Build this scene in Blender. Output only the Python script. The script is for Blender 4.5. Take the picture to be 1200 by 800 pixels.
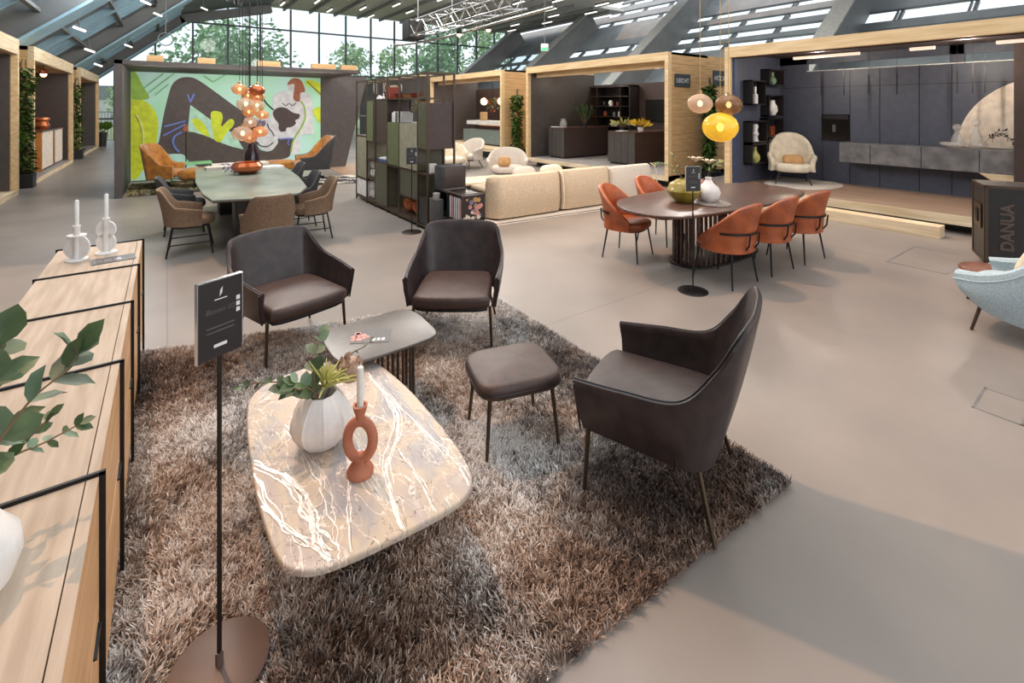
import bpy, bmesh, math, random
from mathutils import Vector, Matrix
from math import pi, sin, cos, radians, atan2, sqrt
R = random.Random(7)
for o in list(bpy.data.objects): bpy.data.objects.remove(o)
S = bpy.context.scene
C = S.collection
# ---------------------------------------------------------------- camera
TH = math.atan(405/560)
cam_d = bpy.data.cameras.new('camera'); cam = bpy.data.objects.new('camera', cam_d); C.objects.link(cam)
cam.location = (0, 0, 1.9); cam.rotation_euler = (pi/2, 0, -TH)
cam_d.sensor_width = 36; cam_d.lens = 16.8; cam_d.shift_y = -274/1200; cam_d.clip_end = 300; cam_d.clip_start = .05
S.camera = cam
# ---------------------------------------------------------------- world, sun, hall lighting, exposure
W = bpy.data.worlds.new('sky'); S.world = W; W.use_nodes = True
nt = W.node_tree; nt.nodes.clear()
wo = nt.nodes.new('ShaderNodeOutputWorld'); bg = nt.nodes.new('ShaderNodeBackground')
tc = nt.nodes.new('ShaderNodeTexCoord'); nz = nt.nodes.new('ShaderNodeTexNoise'); cr = nt.nodes.new('ShaderNodeValToRGB')
nz.inputs['Scale'].default_value = 3.0; nz.inputs['Detail'].default_value = 5
cr.color_ramp.elements[0].position = .38; cr.color_ramp.elements[0].color = (.80, .88, .97, 1)
cr.color_ramp.elements[1].position = .62; cr.color_ramp.elements[1].color = (.97, .98, 1, 1)
nt.links.new(tc.outputs['Generated'], nz.inputs['Vector']); nt.links.new(nz.outputs['Fac'], cr.inputs['Fac'])
nt.links.new(cr.outputs['Color'], bg.inputs['Color']); bg.inputs['Strength'].default_value = 1.9
nt.links.new(bg.outputs[0], wo.inputs[0])
SUN_DIR = Vector((.10, -.45, -1))
def light(name, kind, loc, energy, col, **k):
    l = bpy.data.lights.new(name, kind); l.energy = energy; l.color = col
    for a, v in k.items(): setattr(l, a, v)
    o = bpy.data.objects.new(name, l); o.location = loc; C.objects.link(o); return o
sun = light('sun', 'SUN', (20, 15, 25), 1.6, (1, .60, .34), angle=radians(.25))
sun.rotation_euler = SUN_DIR.to_track_quat('-Z', 'Y').to_euler()
light('hall_light', 'AREA', (6, 1.2, 8.3), 540, (1, .98, .97), shape='RECTANGLE', size=13, size_y=11)
light('hall_light', 'AREA', (10, 17, 8.3), 950, (1, .98, .96), shape='RECTANGLE', size=14, size_y=10)
light('hall_light', 'AREA', (-2, -6, 6), 380, (.97, .98, 1), shape='RECTANGLE', size=10, size_y=6).rotation_euler = (radians(40), 0, radians(-20))
for x, y, z, e in ((8, 14, 6.6, 900), (1.6, 10.4, 5.2, 650), (-1.3, 17, 5.6, 600), (-2.2, 6.4, 4.8, 60), (15, 9.5, 7.0, 700), (13, 22, 8.2, 800), (3, 22, 7.4, 500)):
    light('hall_fill', 'POINT', (x, y, z), e, (1, .96, .90) if x > 0 else (.86, .94, 1), shadow_soft_size=.6)  # unseen fill lights added to lift the roof, walls and left side
o = light('mural_light', 'AREA', (1.6, 13.0, 2.76), 75, (1, .98, .95), shape='RECTANGLE', size=4.4, size_y=.2); o.rotation_euler = (radians(62), 0, 0)
o = light('sofa_spot', 'SPOT', (4.6, 3.4, 4.3), 420, (1, .80, .58), spot_size=radians(62), spot_blend=.8, shadow_soft_size=.1)
o.rotation_euler = Vector((.9, 2.8, -4)).to_track_quat('-Z', 'Y').to_euler()
S.view_settings.view_transform = 'Standard'; S.view_settings.look = 'None'
S.view_settings.gamma = 1; S.view_settings.use_curve_mapping = False; S.view_settings.exposure = 0.0
# ---------------------------------------------------------------- materials
def lin(c):
    return tuple(((v/255)/12.92 if v/255 <= .04045 else ((v/255+.055)/1.055)**2.4) for v in c)+(1,)
MATS = {}
def mat(name, c, rough=.6, metal=0, c2=None, scale=8, stretch=(1,1,1), bump=0, bscale=60, detail=4, emit=None, es=1, trans=0, spec=.5, alpha=1, coat=0, sheen=0, lo=.35, hi=.65):
    if name in MATS: return MATS[name]
    m = bpy.data.materials.new(name); m.use_nodes = True; MATS[name] = m
    t = m.node_tree; b = t.nodes['Principled BSDF']
    b.inputs['Base Color'].default_value = lin(c); b.inputs['Roughness'].default_value = rough; b.inputs['Metallic'].default_value = metal
    b.inputs['Specular IOR Level'].default_value = spec
    if trans: b.inputs['Transmission Weight'].default_value = trans
    if alpha < 1: b.inputs['Alpha'].default_value = alpha
    if coat: b.inputs['Coat Weight'].default_value = coat; b.inputs['Coat Roughness'].default_value = .15
    if sheen: b.inputs['Sheen Weight'].default_value = sheen
    co = t.nodes.new('ShaderNodeTexCoord'); mp = t.nodes.new('ShaderNodeMapping'); mp.inputs['Scale'].default_value = stretch
    t.links.new(co.outputs['Object'], mp.inputs['Vector'])
    n = t.nodes.new('ShaderNodeTexNoise'); n.inputs['Scale'].default_value = scale; n.inputs['Detail'].default_value = detail
    t.links.new(mp.outputs[0], n.inputs['Vector'])
    r = t.nodes.new('ShaderNodeValToRGB'); r.color_ramp.elements[0].position = lo; r.color_ramp.elements[1].position = hi
    if c2 is None: c2 = tuple(min(255, v*.9) for v in c)
    r.color_ramp.elements[0].color = lin(c2); r.color_ramp.elements[1].color = lin(c)
    t.links.new(n.outputs['Fac'], r.inputs['Fac']); t.links.new(r.outputs['Color'], b.inputs['Base Color'])
    m['ramp'] = r.name
    if bump:
        n2 = t.nodes.new('ShaderNodeTexNoise'); n2.inputs['Scale'].default_value = bscale; n2.inputs['Detail'].default_value = 3
        t.links.new(mp.outputs[0], n2.inputs['Vector'])
        bp = t.nodes.new('ShaderNodeBump'); bp.inputs['Strength'].default_value = bump; bp.inputs['Distance'].default_value = .01
        t.links.new(n2.outputs['Fac'], bp.inputs['Height']); t.links.new(bp.outputs[0], b.inputs['Normal'])
    if emit is not None:
        b.inputs['Emission Color'].default_value = lin(emit); b.inputs['Emission Strength'].default_value = es
    return m
def lines(m, axis, period, width, dark=.55):
    """thin joints across a material along an object axis"""
    t = m.node_tree; b = t.nodes['Principled BSDF']; src = b.inputs['Base Color'].links[0].from_socket
    co = t.nodes.new('ShaderNodeTexCoord'); sp = t.nodes.new('ShaderNodeSeparateXYZ'); t.links.new(co.outputs['Object'], sp.inputs[0])
    a = t.nodes.new('ShaderNodeMath'); a.operation = 'WRAP'; a.inputs[1].default_value = period; a.inputs[2].default_value = 0
    t.links.new(sp.outputs['XYZ'.index(axis)], a.inputs[0])
    g = t.nodes.new('ShaderNodeMath'); g.operation = 'LESS_THAN'; g.inputs[1].default_value = width; t.links.new(a.outputs[0], g.inputs[0])
    mx = t.nodes.new('ShaderNodeMix'); mx.data_type = 'RGBA'; mx.blend_type = 'MULTIPLY'
    mx.inputs['B'].default_value = (dark, dark, dark, 1)
    t.links.new(g.outputs[0], mx.inputs['Factor']); t.links.new(src, mx.inputs['A']); t.links.new(mx.outputs['Result'], b.inputs['Base Color'])
    return m
M = dict(
 concrete=mat('concrete', (146,136,128), .36, c2=(125,118,113), scale=.9, detail=8, lo=.3, hi=.7, bump=.03, bscale=40, spec=.4),
 oak=mat('oak', (186,170,153), .6, c2=(166,149,131), scale=5, stretch=(6,.5,6), detail=6, bump=.05, bscale=30, spec=.15),
 oak_sunlit=mat('oak_sunlit', (214,168,120), .42, c2=(190,142,96), scale=5, stretch=(3,.5,6), detail=6, bump=.05, bscale=30),  # same oak as the top, with warm sun put into its colour
 black=mat('black_metal', (28,26,26), .42, .3),
 bronze=mat('bronze_metal', (92,78,62), .35, .8),
 darkbronze=mat('dark_bronze', (84,68,54), .4, .4),
 leather=mat('dark_leather', (62,50,48), .38, c2=(46,38,38), scale=14, bump=.12, bscale=220),
 leather_seat=mat('dark_seat_leather', (76,56,49), .46, c2=(60,45,40), scale=14, bump=.12, bscale=220),
 piping=mat('leather_piping', (36,30,30), .4),
 cognac=mat('cognac_leather', (176,92,50), .36, c2=(142,68,34), scale=7, bump=.25, bscale=16),
 walnut=mat('walnut', (96,68,56), .32, c2=(66,46,40), scale=4, stretch=(.6,5,5), detail=7),
 white=mat('white_ceramic', (236,232,228), .45),
 terra=mat('terracotta', (178,112,84), .75, c2=(160,96,72)),
 wax=mat('candle_wax', (240,238,232), .4),
 leaf=mat('leaf_green', (84,104,62), .5, c2=(58,76,46), scale=9),
 leaf2=mat('leaf_grey_green', (124,146,118), .5, c2=(86,112,88), scale=9),
 leaf3=mat('leaf_yellow_green', (196,190,112), .5, c2=(160,160,90), scale=9),
 ivy=mat('ivy_leaf', (92,128,40), .5, c2=(48,82,22), scale=5),
 treeleaf=mat('tree_leaf', (168,194,140), .6, c2=(124,160,104), scale=.8),
 treeleaf2=mat('tree_leaf_dark', (144,180,130), .6, c2=(106,146,100), scale=.8),
 bark=mat('bark', (92,74,58), .8),
 pine=lines(mat('pine_boards', (210,172,122), .6, c2=(184,142,94), scale=4, stretch=(.5,.5,7), detail=5), 'Z', .42, .012, .6),
 pine_plain=mat('pine', (226,196,152), .6, c2=(206,172,124), scale=4, stretch=(4,.4,6), detail=5),
 pine_pale=mat('pale_pine', (228,208,176), .6, c2=(204,178,140), scale=3, stretch=(4,.5,6), detail=5),
 plankfloor=lines(mat('plank_floor', (178,146,120), .42, c2=(148,118,96), scale=4, stretch=(5,.4,5), detail=5), 'X', .19, .005, .6),
 greyfloor=mat('grey_booth_floor', (150,144,140), .5),
 anthr=mat('anthracite_panel', (72,65,61), .5),
 darkwall=mat('dark_wall', (80,72,70), .6),
 darkbrown=mat('dark_brown_panel', (70,55,51), .45),
 disc=mat('disc_bronze', (104,84,75), .5, .1),
 vein=mat('white_vein', (240,232,224), .2, c2=(200,184,170), scale=60, lo=.3, hi=.5),
 veinc=mat('dark_vein', (96,86,90), .2),
 blackp=mat('black_panel', (38,33,33), .4),
 blue=mat('blue_black_panel', (76,79,92), .5, c2=(70,73,86)),
 navy=mat('navy_edge', (60,76,106), .5),
 stone=mat('grey_stone_front', (136,134,134), .35, .35, c2=(104,103,105), scale=5, detail=6),
 cream=mat('cream_fabric', (232,216,190), .85, bump=.3, bscale=120),
 creampanel=mat('cream_panel', (236,220,202), .6),
 tan=mat('tan_cushion', (200,150,94), .7),
 grey=mat('greige_fabric', (206,184,158), .9, c2=(188,166,140), scale=40, bump=.3, bscale=90),
 boucle=mat('pale_boucle', (214,200,186), .95, c2=(196,182,168), scale=50, bump=.5, bscale=110),
 bluegrey=mat('pale_blue_boucle', (186,202,208), .95, c2=(160,178,186), scale=90, bump=.6, bscale=150),
 brown=mat('brown_fabric', (134,108,84), .9, c2=(108,86,68), scale=60, bump=.4, bscale=150),
 dgrey=mat('dark_grey_fabric', (70,68,68), .85, bump=.3, bscale=120),
 mustard=mat('mustard_velvet', (172,110,16), .6, c2=(132,78,6), scale=10, sheen=.4),
 ceramic=mat('grey_ceramic_top', (134,140,128), .3, c2=(110,116,106), scale=3, detail=7),
 blacktop=mat('dark_ceramic_top', (104,96,90), .38, c2=(84,78,74), scale=6, detail=6),
 olive=mat('olive_lacquer', (84,84,66), .45),
 olive_light=mat('olive_fabric_front', (150,146,124), .6),
 moss=mat('moss_side', (102,108,74), .5),
 copper=mat('copper_glass', (196,110,66), .15, .6),
 red=mat('red_clay', (150,58,36), .5),
 paper=mat('paper', (232,230,226), .7), slate=mat('slate_print', (92,90,90), .5), pink=mat('pink_print', (214,150,140), .6),
 bluebook=mat('blue_book', (70,88,140), .6),
 oliveglaze=mat('olive_glaze', (160,140,52), .2, c2=(130,112,34)),
 rust=mat('rust_glaze', (140,66,34), .3),
 beamsteel=mat('blue_grey_steel', (158,192,210), .5, c2=(138,172,190), scale=1),
 girder=mat('girder_steel', (116,118,118), .55, c2=(104,106,106), scale=1),
 flange=mat('pale_flange', (150,152,150), .5),
 roofpanel=mat('roof_panel', (122,130,134), .6, c2=(108,114,118), scale=1.2),
 ceilpanel=mat('ceiling_panel', (214,212,204), .7),
 mullion=mat('mullion_steel', (72,76,80), .5),
 grass=mat('outside_grass', (120,140,90), .9), fence=mat('fence_steel', (120,132,138), .5), house=mat('far_house', (200,196,190), .8),
 lamp=mat('lamp_tube', (255,250,240), .4, emit=(255,248,238), es=1.6),
 warm=mat('warm_bulb', (255,220,170), .4, emit=(255,206,150), es=5),
 chrome=mat('chrome', (200,200,200), .2, 1),
 gold=mat('warm_gold', (205,165,110), .3, .7),
 soil=mat('planter_black', (34,32,32), .6),
 potted=mat('twig', (120,96,70), .8),
 lilac=mat('dried_lilac', (140,130,160), .8),
 plum=mat('dark_plum_glass', (44,30,38), .12, coat=.5),
 artbrown=mat('cheek_floral', (46,34,34), .5),
 green=mat('green_table', (128,190,130), .4),
 screen=mat('oven_glass', (22,18,18), .15),
 lime=mat('mural_lime', (214,226,44), .6), mossm=mat('mural_moss', (150,190,70), .6), dark=mat('mural_dark', (84,72,66), .6),
 aqua=mat('mural_aqua', (184,226,200), .6), greym=mat('mural_grey', (222,220,220), .6), skin=mat('mural_face', (214,212,206), .6),
 brownm=mat('mural_hair', (164,96,66), .6), blob=mat('mural_blob', (76,60,58), .6), ink=mat('mural_ink', (24,24,26), .6),
 bluem=mat('mural_blue', (110,130,200), .6), palelime=mat('mural_pale_lime', (232,232,140), .6), leafline=mat('mural_leaf_line', (120,180,120), .6),
 mint=mat('mural_mint', (170,224,186), .55, c2=(190,226,218), scale=.9, detail=2),
)
def glass(name, c, rough=.02, mixf=.25, emit=0):
    m = bpy.data.materials.new(name); m.use_nodes = True; t = m.node_tree; b = t.nodes['Principled BSDF']
    b.inputs['Base Color'].default_value = lin(c); b.inputs['Roughness'].default_value = rough; b.inputs['Specular IOR Level'].default_value = .7
    tr = t.nodes.new('ShaderNodeBsdfTransparent'); tr.inputs[0].default_value = lin(tuple(min(255, 150+v*.42) for v in c))
    mx = t.nodes.new('ShaderNodeMixShader'); mx.inputs[0].default_value = mixf
    if emit: b.inputs['Emission Color'].default_value = lin(c); b.inputs['Emission Strength'].default_value = emit
    t.links.new(tr.outputs[0], mx.inputs[1]); t.links.new(b.outputs[0], mx.inputs[2])
    t.links.new(mx.outputs[0], t.nodes['Material Output'].inputs[0]); MATS[name] = m; return m
M['pane'] = glass('window_glass', (215,228,232), .02, .10)
M['amber'] = glass('amber_glass', (226,164,112), .05, .5, .2)
M['clearcop'] = glass('pale_copper_glass', (232,204,176), .05, .4, .12)
M['smoke'] = glass('smoke_glass', (150,110,70), .05, .55, .08)
M['yellow'] = glass('yellow_glass', (240,200,60), .08, .7, .3)
M['clear'] = glass('clear_glass', (225,220,215), .03, .3)
def marble():
    m = bpy.data.materials.new('veined_marble'); m.use_nodes = True; t = m.node_tree; b = t.nodes['Principled BSDF']; L = t.links.new
    b.inputs['Roughness'].default_value = .42; b.inputs['Specular IOR Level'].default_value = .3
    co = t.nodes.new('ShaderNodeTexCoord')
    def noise(sc, stretch, det=6, dist=0, rot=0):
        mp = t.nodes.new('ShaderNodeMapping'); mp.inputs['Scale'].default_value = stretch; mp.inputs['Rotation'].default_value = (0,0,rot)
        L(co.outputs['Object'], mp.inputs[0]); n = t.nodes.new('ShaderNodeTexNoise'); n.inputs['Scale'].default_value = sc
        n.inputs['Detail'].default_value = det; n.inputs['Distortion'].default_value = dist; L(mp.outputs[0], n.inputs['Vector']); return n.outputs['Fac']
    def ramp(f, stops):
        r = t.nodes.new('ShaderNodeValToRGB'); e = r.color_ramp.elements
        while len(e) < len(stops): e.new(.5)
        for k, (p, c) in enumerate(stops): e[k].position = p; e[k].color = lin(c)
        L(f, r.inputs[0]); return r.outputs[0]
    def vein(f, w):
        a = t.nodes.new('ShaderNodeMath'); a.operation = 'SUBTRACT'; a.inputs[1].default_value = .5; L(f, a.inputs[0])
        a2 = t.nodes.new('ShaderNodeMath'); a2.operation = 'ABSOLUTE'; L(a.outputs[0], a2.inputs[0])
        r = t.nodes.new('ShaderNodeMapRange'); r.inputs[1].default_value = w*.25; r.inputs[2].default_value = w; r.inputs[3].default_value = 1; r.inputs[4].default_value = 0
        L(a2.outputs[0], r.inputs[0]); return r.outputs[0]
    def mix(f, a, c):
        x = t.nodes.new('ShaderNodeMix'); x.data_type = 'RGBA'; L(f, x.inputs['Factor']); L(a, x.inputs['A'])
        x.inputs['B'].default_value = lin(c); return x.outputs['Result']
    base = ramp(noise(3.2, (1.5,.8,1), 9, .8), [(.28,(134,131,138)),(.40,(160,154,152)),(.50,(188,170,148)),(.60,(172,158,150)),(.74,(204,193,178))])
    base = mix(vein(noise(9, (1,1,1), 9, .8), .006), base, (120,104,96))
    for v in (vein(noise(4.5, (1.8,.45,1), 9, 1.2, .42), .008), vein(noise(7, (1.5,.5,1), 9, 1.0, .30), .006)):
        base = mix(v, base, (222,208,196))
    L(base, b.inputs['Base Color']); MATS['veined_marble'] = m; return m
M['marble'] = marble()
def pile(name, stops, stops2=None):
    m = bpy.data.materials.new(name); m.use_nodes = True; t = m.node_tree; b = t.nodes['Principled BSDF']; L = t.links.new
    b.inputs['Roughness'].default_value = .5; b.inputs['Specular IOR Level'].default_value = .5
    at = t.nodes.new('ShaderNodeAttribute'); at.attribute_name = 'tone'
    r = t.nodes.new('ShaderNodeValToRGB'); e = r.color_ramp.elements
    while len(e) < len(stops): e.new(.5)
    for k, (p, c) in enumerate(stops): e[k].position = p; e[k].color = lin(c)
    L(at.outputs['Fac'], r.inputs[0]); out = r.outputs[0]
    if stops2:
        r2 = t.nodes.new('ShaderNodeValToRGB'); e = r2.color_ramp.elements
        while len(e) < len(stops2): e.new(.5)
        for k, (p, c) in enumerate(stops2): e[k].position = p; e[k].color = lin(c)
        L(at.outputs['Fac'], r2.inputs[0]); a2 = t.nodes.new('ShaderNodeAttribute'); a2.attribute_name = 'yarn_sun'
        x = t.nodes.new('ShaderNodeMix'); x.data_type = 'RGBA'; L(a2.outputs['Fac'], x.inputs['Factor']); L(out, x.inputs['A']); L(r2.outputs[0], x.inputs['B']); out = x.outputs['Result']
    L(out, b.inputs['Base Color']); MATS[name] = m; return m
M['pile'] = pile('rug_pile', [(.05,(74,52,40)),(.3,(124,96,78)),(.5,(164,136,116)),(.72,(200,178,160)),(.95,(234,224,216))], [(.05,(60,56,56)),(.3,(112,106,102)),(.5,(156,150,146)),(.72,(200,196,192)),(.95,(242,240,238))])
M['pile2'] = pile('green_brown_pile', [(.1,(60,52,36)),(.5,(104,100,62)),(.9,(150,120,90))])
M['pile3'] = pile('black_white_pile', [(.35,(50,48,48)),(.5,(140,132,124)),(.6,(222,212,200))])
# ---------------------------------------------------------------- mesh helpers
def bm_(): return bmesh.new()
def merge(bm, t, Mx=None, mi=0):
    if Mx is not None: t.transform(Mx)
    for f in t.faces: f.material_index = mi
    me = bpy.data.meshes.new('tmp'); t.to_mesh(me); t.free(); bm.from_mesh(me); bpy.data.meshes.remove(me)
def box(bm, c, s, rz=0, bev=0, seg=2, mi=0, rx=0, ry=0):
    t = bmesh.new(); bmesh.ops.create_cube(t, size=1)
    for v in t.verts: v.co = Vector((v.co.x*s[0], v.co.y*s[1], v.co.z*s[2]))
    if bev: bmesh.ops.bevel(t, geom=t.edges[:], offset=bev, segments=seg, affect='EDGES', profile=.5)
    from mathutils import Euler
    merge(bm, t, Matrix.Translation(c) @ Euler((rx, ry, rz)).to_matrix().to_4x4(), mi); return bm
def bx(bm, x0, x1, y0, y1, z0, z1, bev=0, mi=0, seg=2):
    return box(bm, ((x0+x1)/2, (y0+y1)/2, (z0+z1)/2), (abs(x1-x0), abs(y1-y0), abs(z1-z0)), 0, bev, seg, mi)
def loft(bm, rings, closed=True, cap=True, mi=0):
    vs = [[bm.verts.new(p) for p in r] for r in rings]
    n = len(rings[0])
    for a, b in zip(vs, vs[1:]):
        for k in range(n if closed else n-1):
            f = bm.faces.new((a[k], a[(k+1) % n], b[(k+1) % n], b[k])); f.material_index = mi
    if cap and closed:
        for r, rev in ((vs[0], True), (vs[-1], False)):
            try: f = bm.faces.new(r[::-1] if rev else r); f.material_index = mi
            except ValueError: pass
    return bm
def tube(bm, pts, r, n=8, mi=0):
    pts = [Vector(p) for p in pts]; rs = r if isinstance(r, (list, tuple)) else [r]*len(pts)
    rings = []; prev = None
    for i, p in enumerate(pts):
        d = (pts[min(i+1, len(pts)-1)]-pts[max(i-1, 0)]).normalized()
        if prev is None: a = d.orthogonal().normalized()
        else:
            a = prev - d*prev.dot(d)
            a = a.normalized() if a.length > 1e-6 else d.orthogonal().normalized()
        prev = a; b = d.cross(a)
        rings.append([p+(a*cos(2*pi*k/n)+b*sin(2*pi*k/n))*rs[i] for k in range(n)])
    return loft(bm, rings, True, True, mi)
def lathe(bm, prof, n=28, c=(0,0,0), mi=0, fn=None):
    rings = [[Vector((c[0]+(r*(fn(2*pi*k/n, z) if fn else 1))*cos(2*pi*k/n), c[1]+(r*(fn(2*pi*k/n, z) if fn else 1))*sin(2*pi*k/n), c[2]+z)) for k in range(n)] for r, z in prof]
    return loft(bm, rings, True, True, mi)
def cyl(bm, c, r, h, n=24, mi=0): return lathe(bm, [(r, 0), (r, h)], n, c, mi)
def ball(bm, c, r, sq=(1,1,1), n=16, mi=0):
    t = bmesh.new(); bmesh.ops.create_uvsphere(t, u_segments=n, v_segments=max(6, n*2//3), radius=r)
    merge(bm, t, Matrix.Translation(c) @ Matrix.Diagonal((*sq, 1)), mi); return bm
def prism(bm, poly, z0, z1, mi=0, Mx=None):
    t = bmesh.new(); loft(t, [[Vector((x, y, z0)) for x, y in poly], [Vector((x, y, z1)) for x, y in poly]])
    bmesh.ops.recalc_face_normals(t, faces=t.faces[:]); merge(bm, t, Mx, mi); return bm
def slab(bm, poly, z0, z1, r, mi=0, crown=0, k=3):
    """plate or cushion with rounded rim: outline shrinks toward both faces"""
    cx = sum(p[0] for p in poly)/len(poly); cy = sum(p[1] for p in poly)/len(poly)
    def ins(d):
        o = []
        for x, y in poly:
            l = sqrt((x-cx)**2+(y-cy)**2) or 1; o.append((cx+(x-cx)*(1-d/l), cy+(y-cy)*(1-d/l)))
        return o
    lv = []
    for i in range(k+1):
        a = pi/2*i/k; lv.append((r*(1-sin(a)), z0+r*(1-cos(a))))
    for i in range(k+1):
        a = pi/2*i/k; lv.append((r*(1-cos(a)), z1-r*(1-sin(a))))
    rings = [[Vector((x, y, z)) for x, y in ins(d)] for d, z in lv]
    if crown:
        for q in (.35, .6, .8, .93):
            rings.append([Vector((cx+(x-cx)*(1-q), cy+(y-cy)*(1-q), z1+crown*(1-(1-q)**2))) for x, y in ins(r)])
    t = bmesh.new(); loft(t, rings); bmesh.ops.recalc_face_normals(t, faces=t.faces[:]); merge(bm, t, None, mi); return bm
def srect(w, d, p=4, n=40, cx=0, cy=0):
    o = []
    for k in range(n):
        a = 2*pi*k/n; c, s = cos(a), sin(a)
        o.append((cx+w/2*math.copysign(abs(c)**(2/p), c), cy+d/2*math.copysign(abs(s)**(2/p), s)))
    return o
def spline(pts, m, closed=False):
    n = len(pts); out = []; P = [Vector(p) for p in pts]
    for i in range(n if closed else n-1):
        g = lambda j: P[j % n] if closed else P[max(0, min(n-1, j))]
        a, b, c, d = g(i-1), g(i), g(i+1), g(i+2)
        for k in range(m):
            t = k/m; out.append(.5*((2*b)+(c-a)*t+(2*a-5*b+4*c-d)*t*t+(3*b-a-3*c+d)*t**3))
    if not closed: out.append(P[-1])
    return out
def shell(bm, st, thick, nu=6, nv=7, bulge=0, mi=0, rim=None):
    """curved upholstered wall: st = [((bx,by,bz),(tx,ty,tz))...] from one arm round the back to the other"""
    lo = spline([s[0] for s in st], nu); hi = spline([s[1] for s in st], nu); rings = []
    n = len(lo); T = rim or thick
    for i in range(n):
        d = lo[min(i+1, n-1)]-lo[max(i-1, 0)]; d += hi[min(i+1, n-1)]-hi[max(i-1, 0)]; d.z = 0; d.normalize()
        nrm = Vector((d.y, -d.x, 0)); up = (hi[i]-lo[i])
        nn = nrm - up.normalized()*nrm.dot(up.normalized()); nn.normalize()
        inn = []; out = []
        for k in range(nv+1):
            t = k/nv; p = lo[i].lerp(hi[i], t) + nn*bulge*sin(pi*t)
            h = thick/2 if k < nv else thick/2
            inn.append(p-nn*h); out.append(p+nn*h)
        u = up.normalized()
        top = [hi[i]-nn*thick*.35+u*thick*.32, hi[i]+u*thick*.45, hi[i]+nn*thick*.35+u*thick*.32]
        rings.append(inn+top+out[::-1])
    t = bmesh.new(); loft(t, rings); bmesh.ops.recalc_face_normals(t, faces=t.faces[:]); merge(bm, t, None, mi); return bm
def leaf(bm, p, d, nrm, L, w, mi=0, curl=.12):
    d = Vector(d).normalized(); nrm = Vector(nrm); s = d.cross(nrm)
    s = s.normalized() if s.length > 1e-5 else d.orthogonal().normalized(); u = s.cross(d).normalized(); p = Vector(p)
    pr = ((.18, .33), (.45, .5), (.75, .37))
    A = bm.verts.new(p); B = bm.verts.new(p+d*L-u*L*curl); mid = [bm.verts.new(p+d*L*q-u*L*curl*q*.6) for q, _ in pr]
    for sg in (1, -1):
        e = [bm.verts.new(p+d*L*q+s*sg*w*h*.98+u*L*.04) for q, h in pr]
        for q in ((A, e[0], mid[0]), (mid[0], e[0], e[1], mid[1]), (mid[1], e[1], e[2], mid[2]), (mid[2], e[2], B)):
            f = bm.faces.new(q if sg > 0 else q[::-1]); f.material_index = mi
    return bm
def rv(a=1): return Vector((R.uniform(-a, a), R.uniform(-a, a), R.uniform(-a, a)))
def obj(name, bm, m, parent=None, smooth=True, label=None, kind=None):
    me = bpy.data.meshes.new(name); bm.normal_update(); bm.to_mesh(me); bm.free()
    for x in (m if isinstance(m, (list, tuple)) else [m]): me.materials.append(M[x] if isinstance(x, str) else x)
    if smooth:
        me.polygons.foreach_set('use_smooth', [True]*len(me.polygons))
        try: me.set_sharp_from_angle(angle=radians(38))
        except Exception: pass
    o = bpy.data.objects.new(name, me); C.objects.link(o)
    if parent: o.parent = parent
    if label: o['label'] = label
    if kind: o['kind'] = kind
    return o
def thing(name, label, cat, loc=(0,0,0), rz=0, group=None):
    o = bpy.data.objects.new(name, None); C.objects.link(o); o.location = loc; o.rotation_euler = (0, 0, rz); o.empty_display_size = .1
    o['label'] = label; o['category'] = cat
    if group: o['group'] = group
    return o
def tag(o, label, cat, group=None, loc=None, rz=None, kind=None):
    o['label'] = label; o['category'] = cat
    if group: o['group'] = group
    if kind: o['kind'] = kind
    if loc is not None: o.location = loc
    if rz is not None: o.rotation_euler = (0, 0, rz)
    return o
def struct(name, bm, m, parent=None, smooth=False):
    o = obj(name, bm, m, parent, smooth)
    if not parent: o['kind'] = 'structure'
    return o
def kids(o): return [c for c in C.objects if c.parent == o]
def dup(root, label, loc, rz=0, group=None):
    def cp(o, par):
        c = o.copy(); C.objects.link(c)
        if par: c.parent = par
        for ch in kids(o): cp(ch, c)
        return c
    r = cp(root, None); r.location = loc; r.rotation_euler = (0, 0, rz); r['label'] = label
    if group: r['group'] = group
    return r
def face(fx, fy): return atan2(-fx, fy)
def rod(name, a, b, r, m, parent, n=8): return obj(name, tube(bm_(), [a, b], r, n), m, parent)
def text(name, body, size, m, parent, loc, rot, ext=.002, align='CENTER', off=0):
    cu = bpy.data.curves.new(name, 'FONT'); cu.body = body; cu.size = size; cu.extrude = ext; cu.offset = off; cu.align_x = align; cu.align_y = 'CENTER'
    t = bpy.data.objects.new(name, cu); C.objects.link(t); bpy.context.view_layer.update()
    me = bpy.data.meshes.new_from_object(t); bpy.data.objects.remove(t)
    me.materials.append(M[m]); o = bpy.data.objects.new(name, me); C.objects.link(o); o.location = loc; o.rotation_euler = rot
    if parent: o.parent = parent
    return o
# ---------------------------------------------------------------- setting: floor, roof, gable glazing, facade
lines(M['concrete'], 'Y', 5.6, .012, .72); lines(M['concrete'], 'X', 7.4, .012, .72)
f = struct('floor', bx(bm_(), -20, 40, -12, 36, -.2, 0), 'concrete'); f.location = (0, 3.2, 0)
for v in f.data.vertices: v.co.y -= 3.2
b = bm_()
for (x0, x1, y0, y1) in ((4.14, 4.5, .735, .75), (4.14, 4.5, .52, .535), (4.14, 4.152, .52, .75), (4.488, 4.5, .52, .75)): bx(b, x0, x1, y0, y1, 0, .0015)
bx(b, 4.152, 4.488, .535, .735, 0, .001, mi=1)
tag(obj('floor_socket_lid', b, ['stone', 'concrete'], smooth=False), 'flush rectangular floor socket lid with pale rim at right edge of the floor', 'floor lid')
b = bm_()
for (x0, x1, y0, y1) in ((7.2, 8.3, 2.06, 2.075), (7.2, 8.0, 1.5, 1.515), (7.2, 7.215, 1.5, 2.07), (8.29, 8.3, 1.6, 2.07)): bx(b, x0, x1, y0, y1, 0, .0015)
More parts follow.
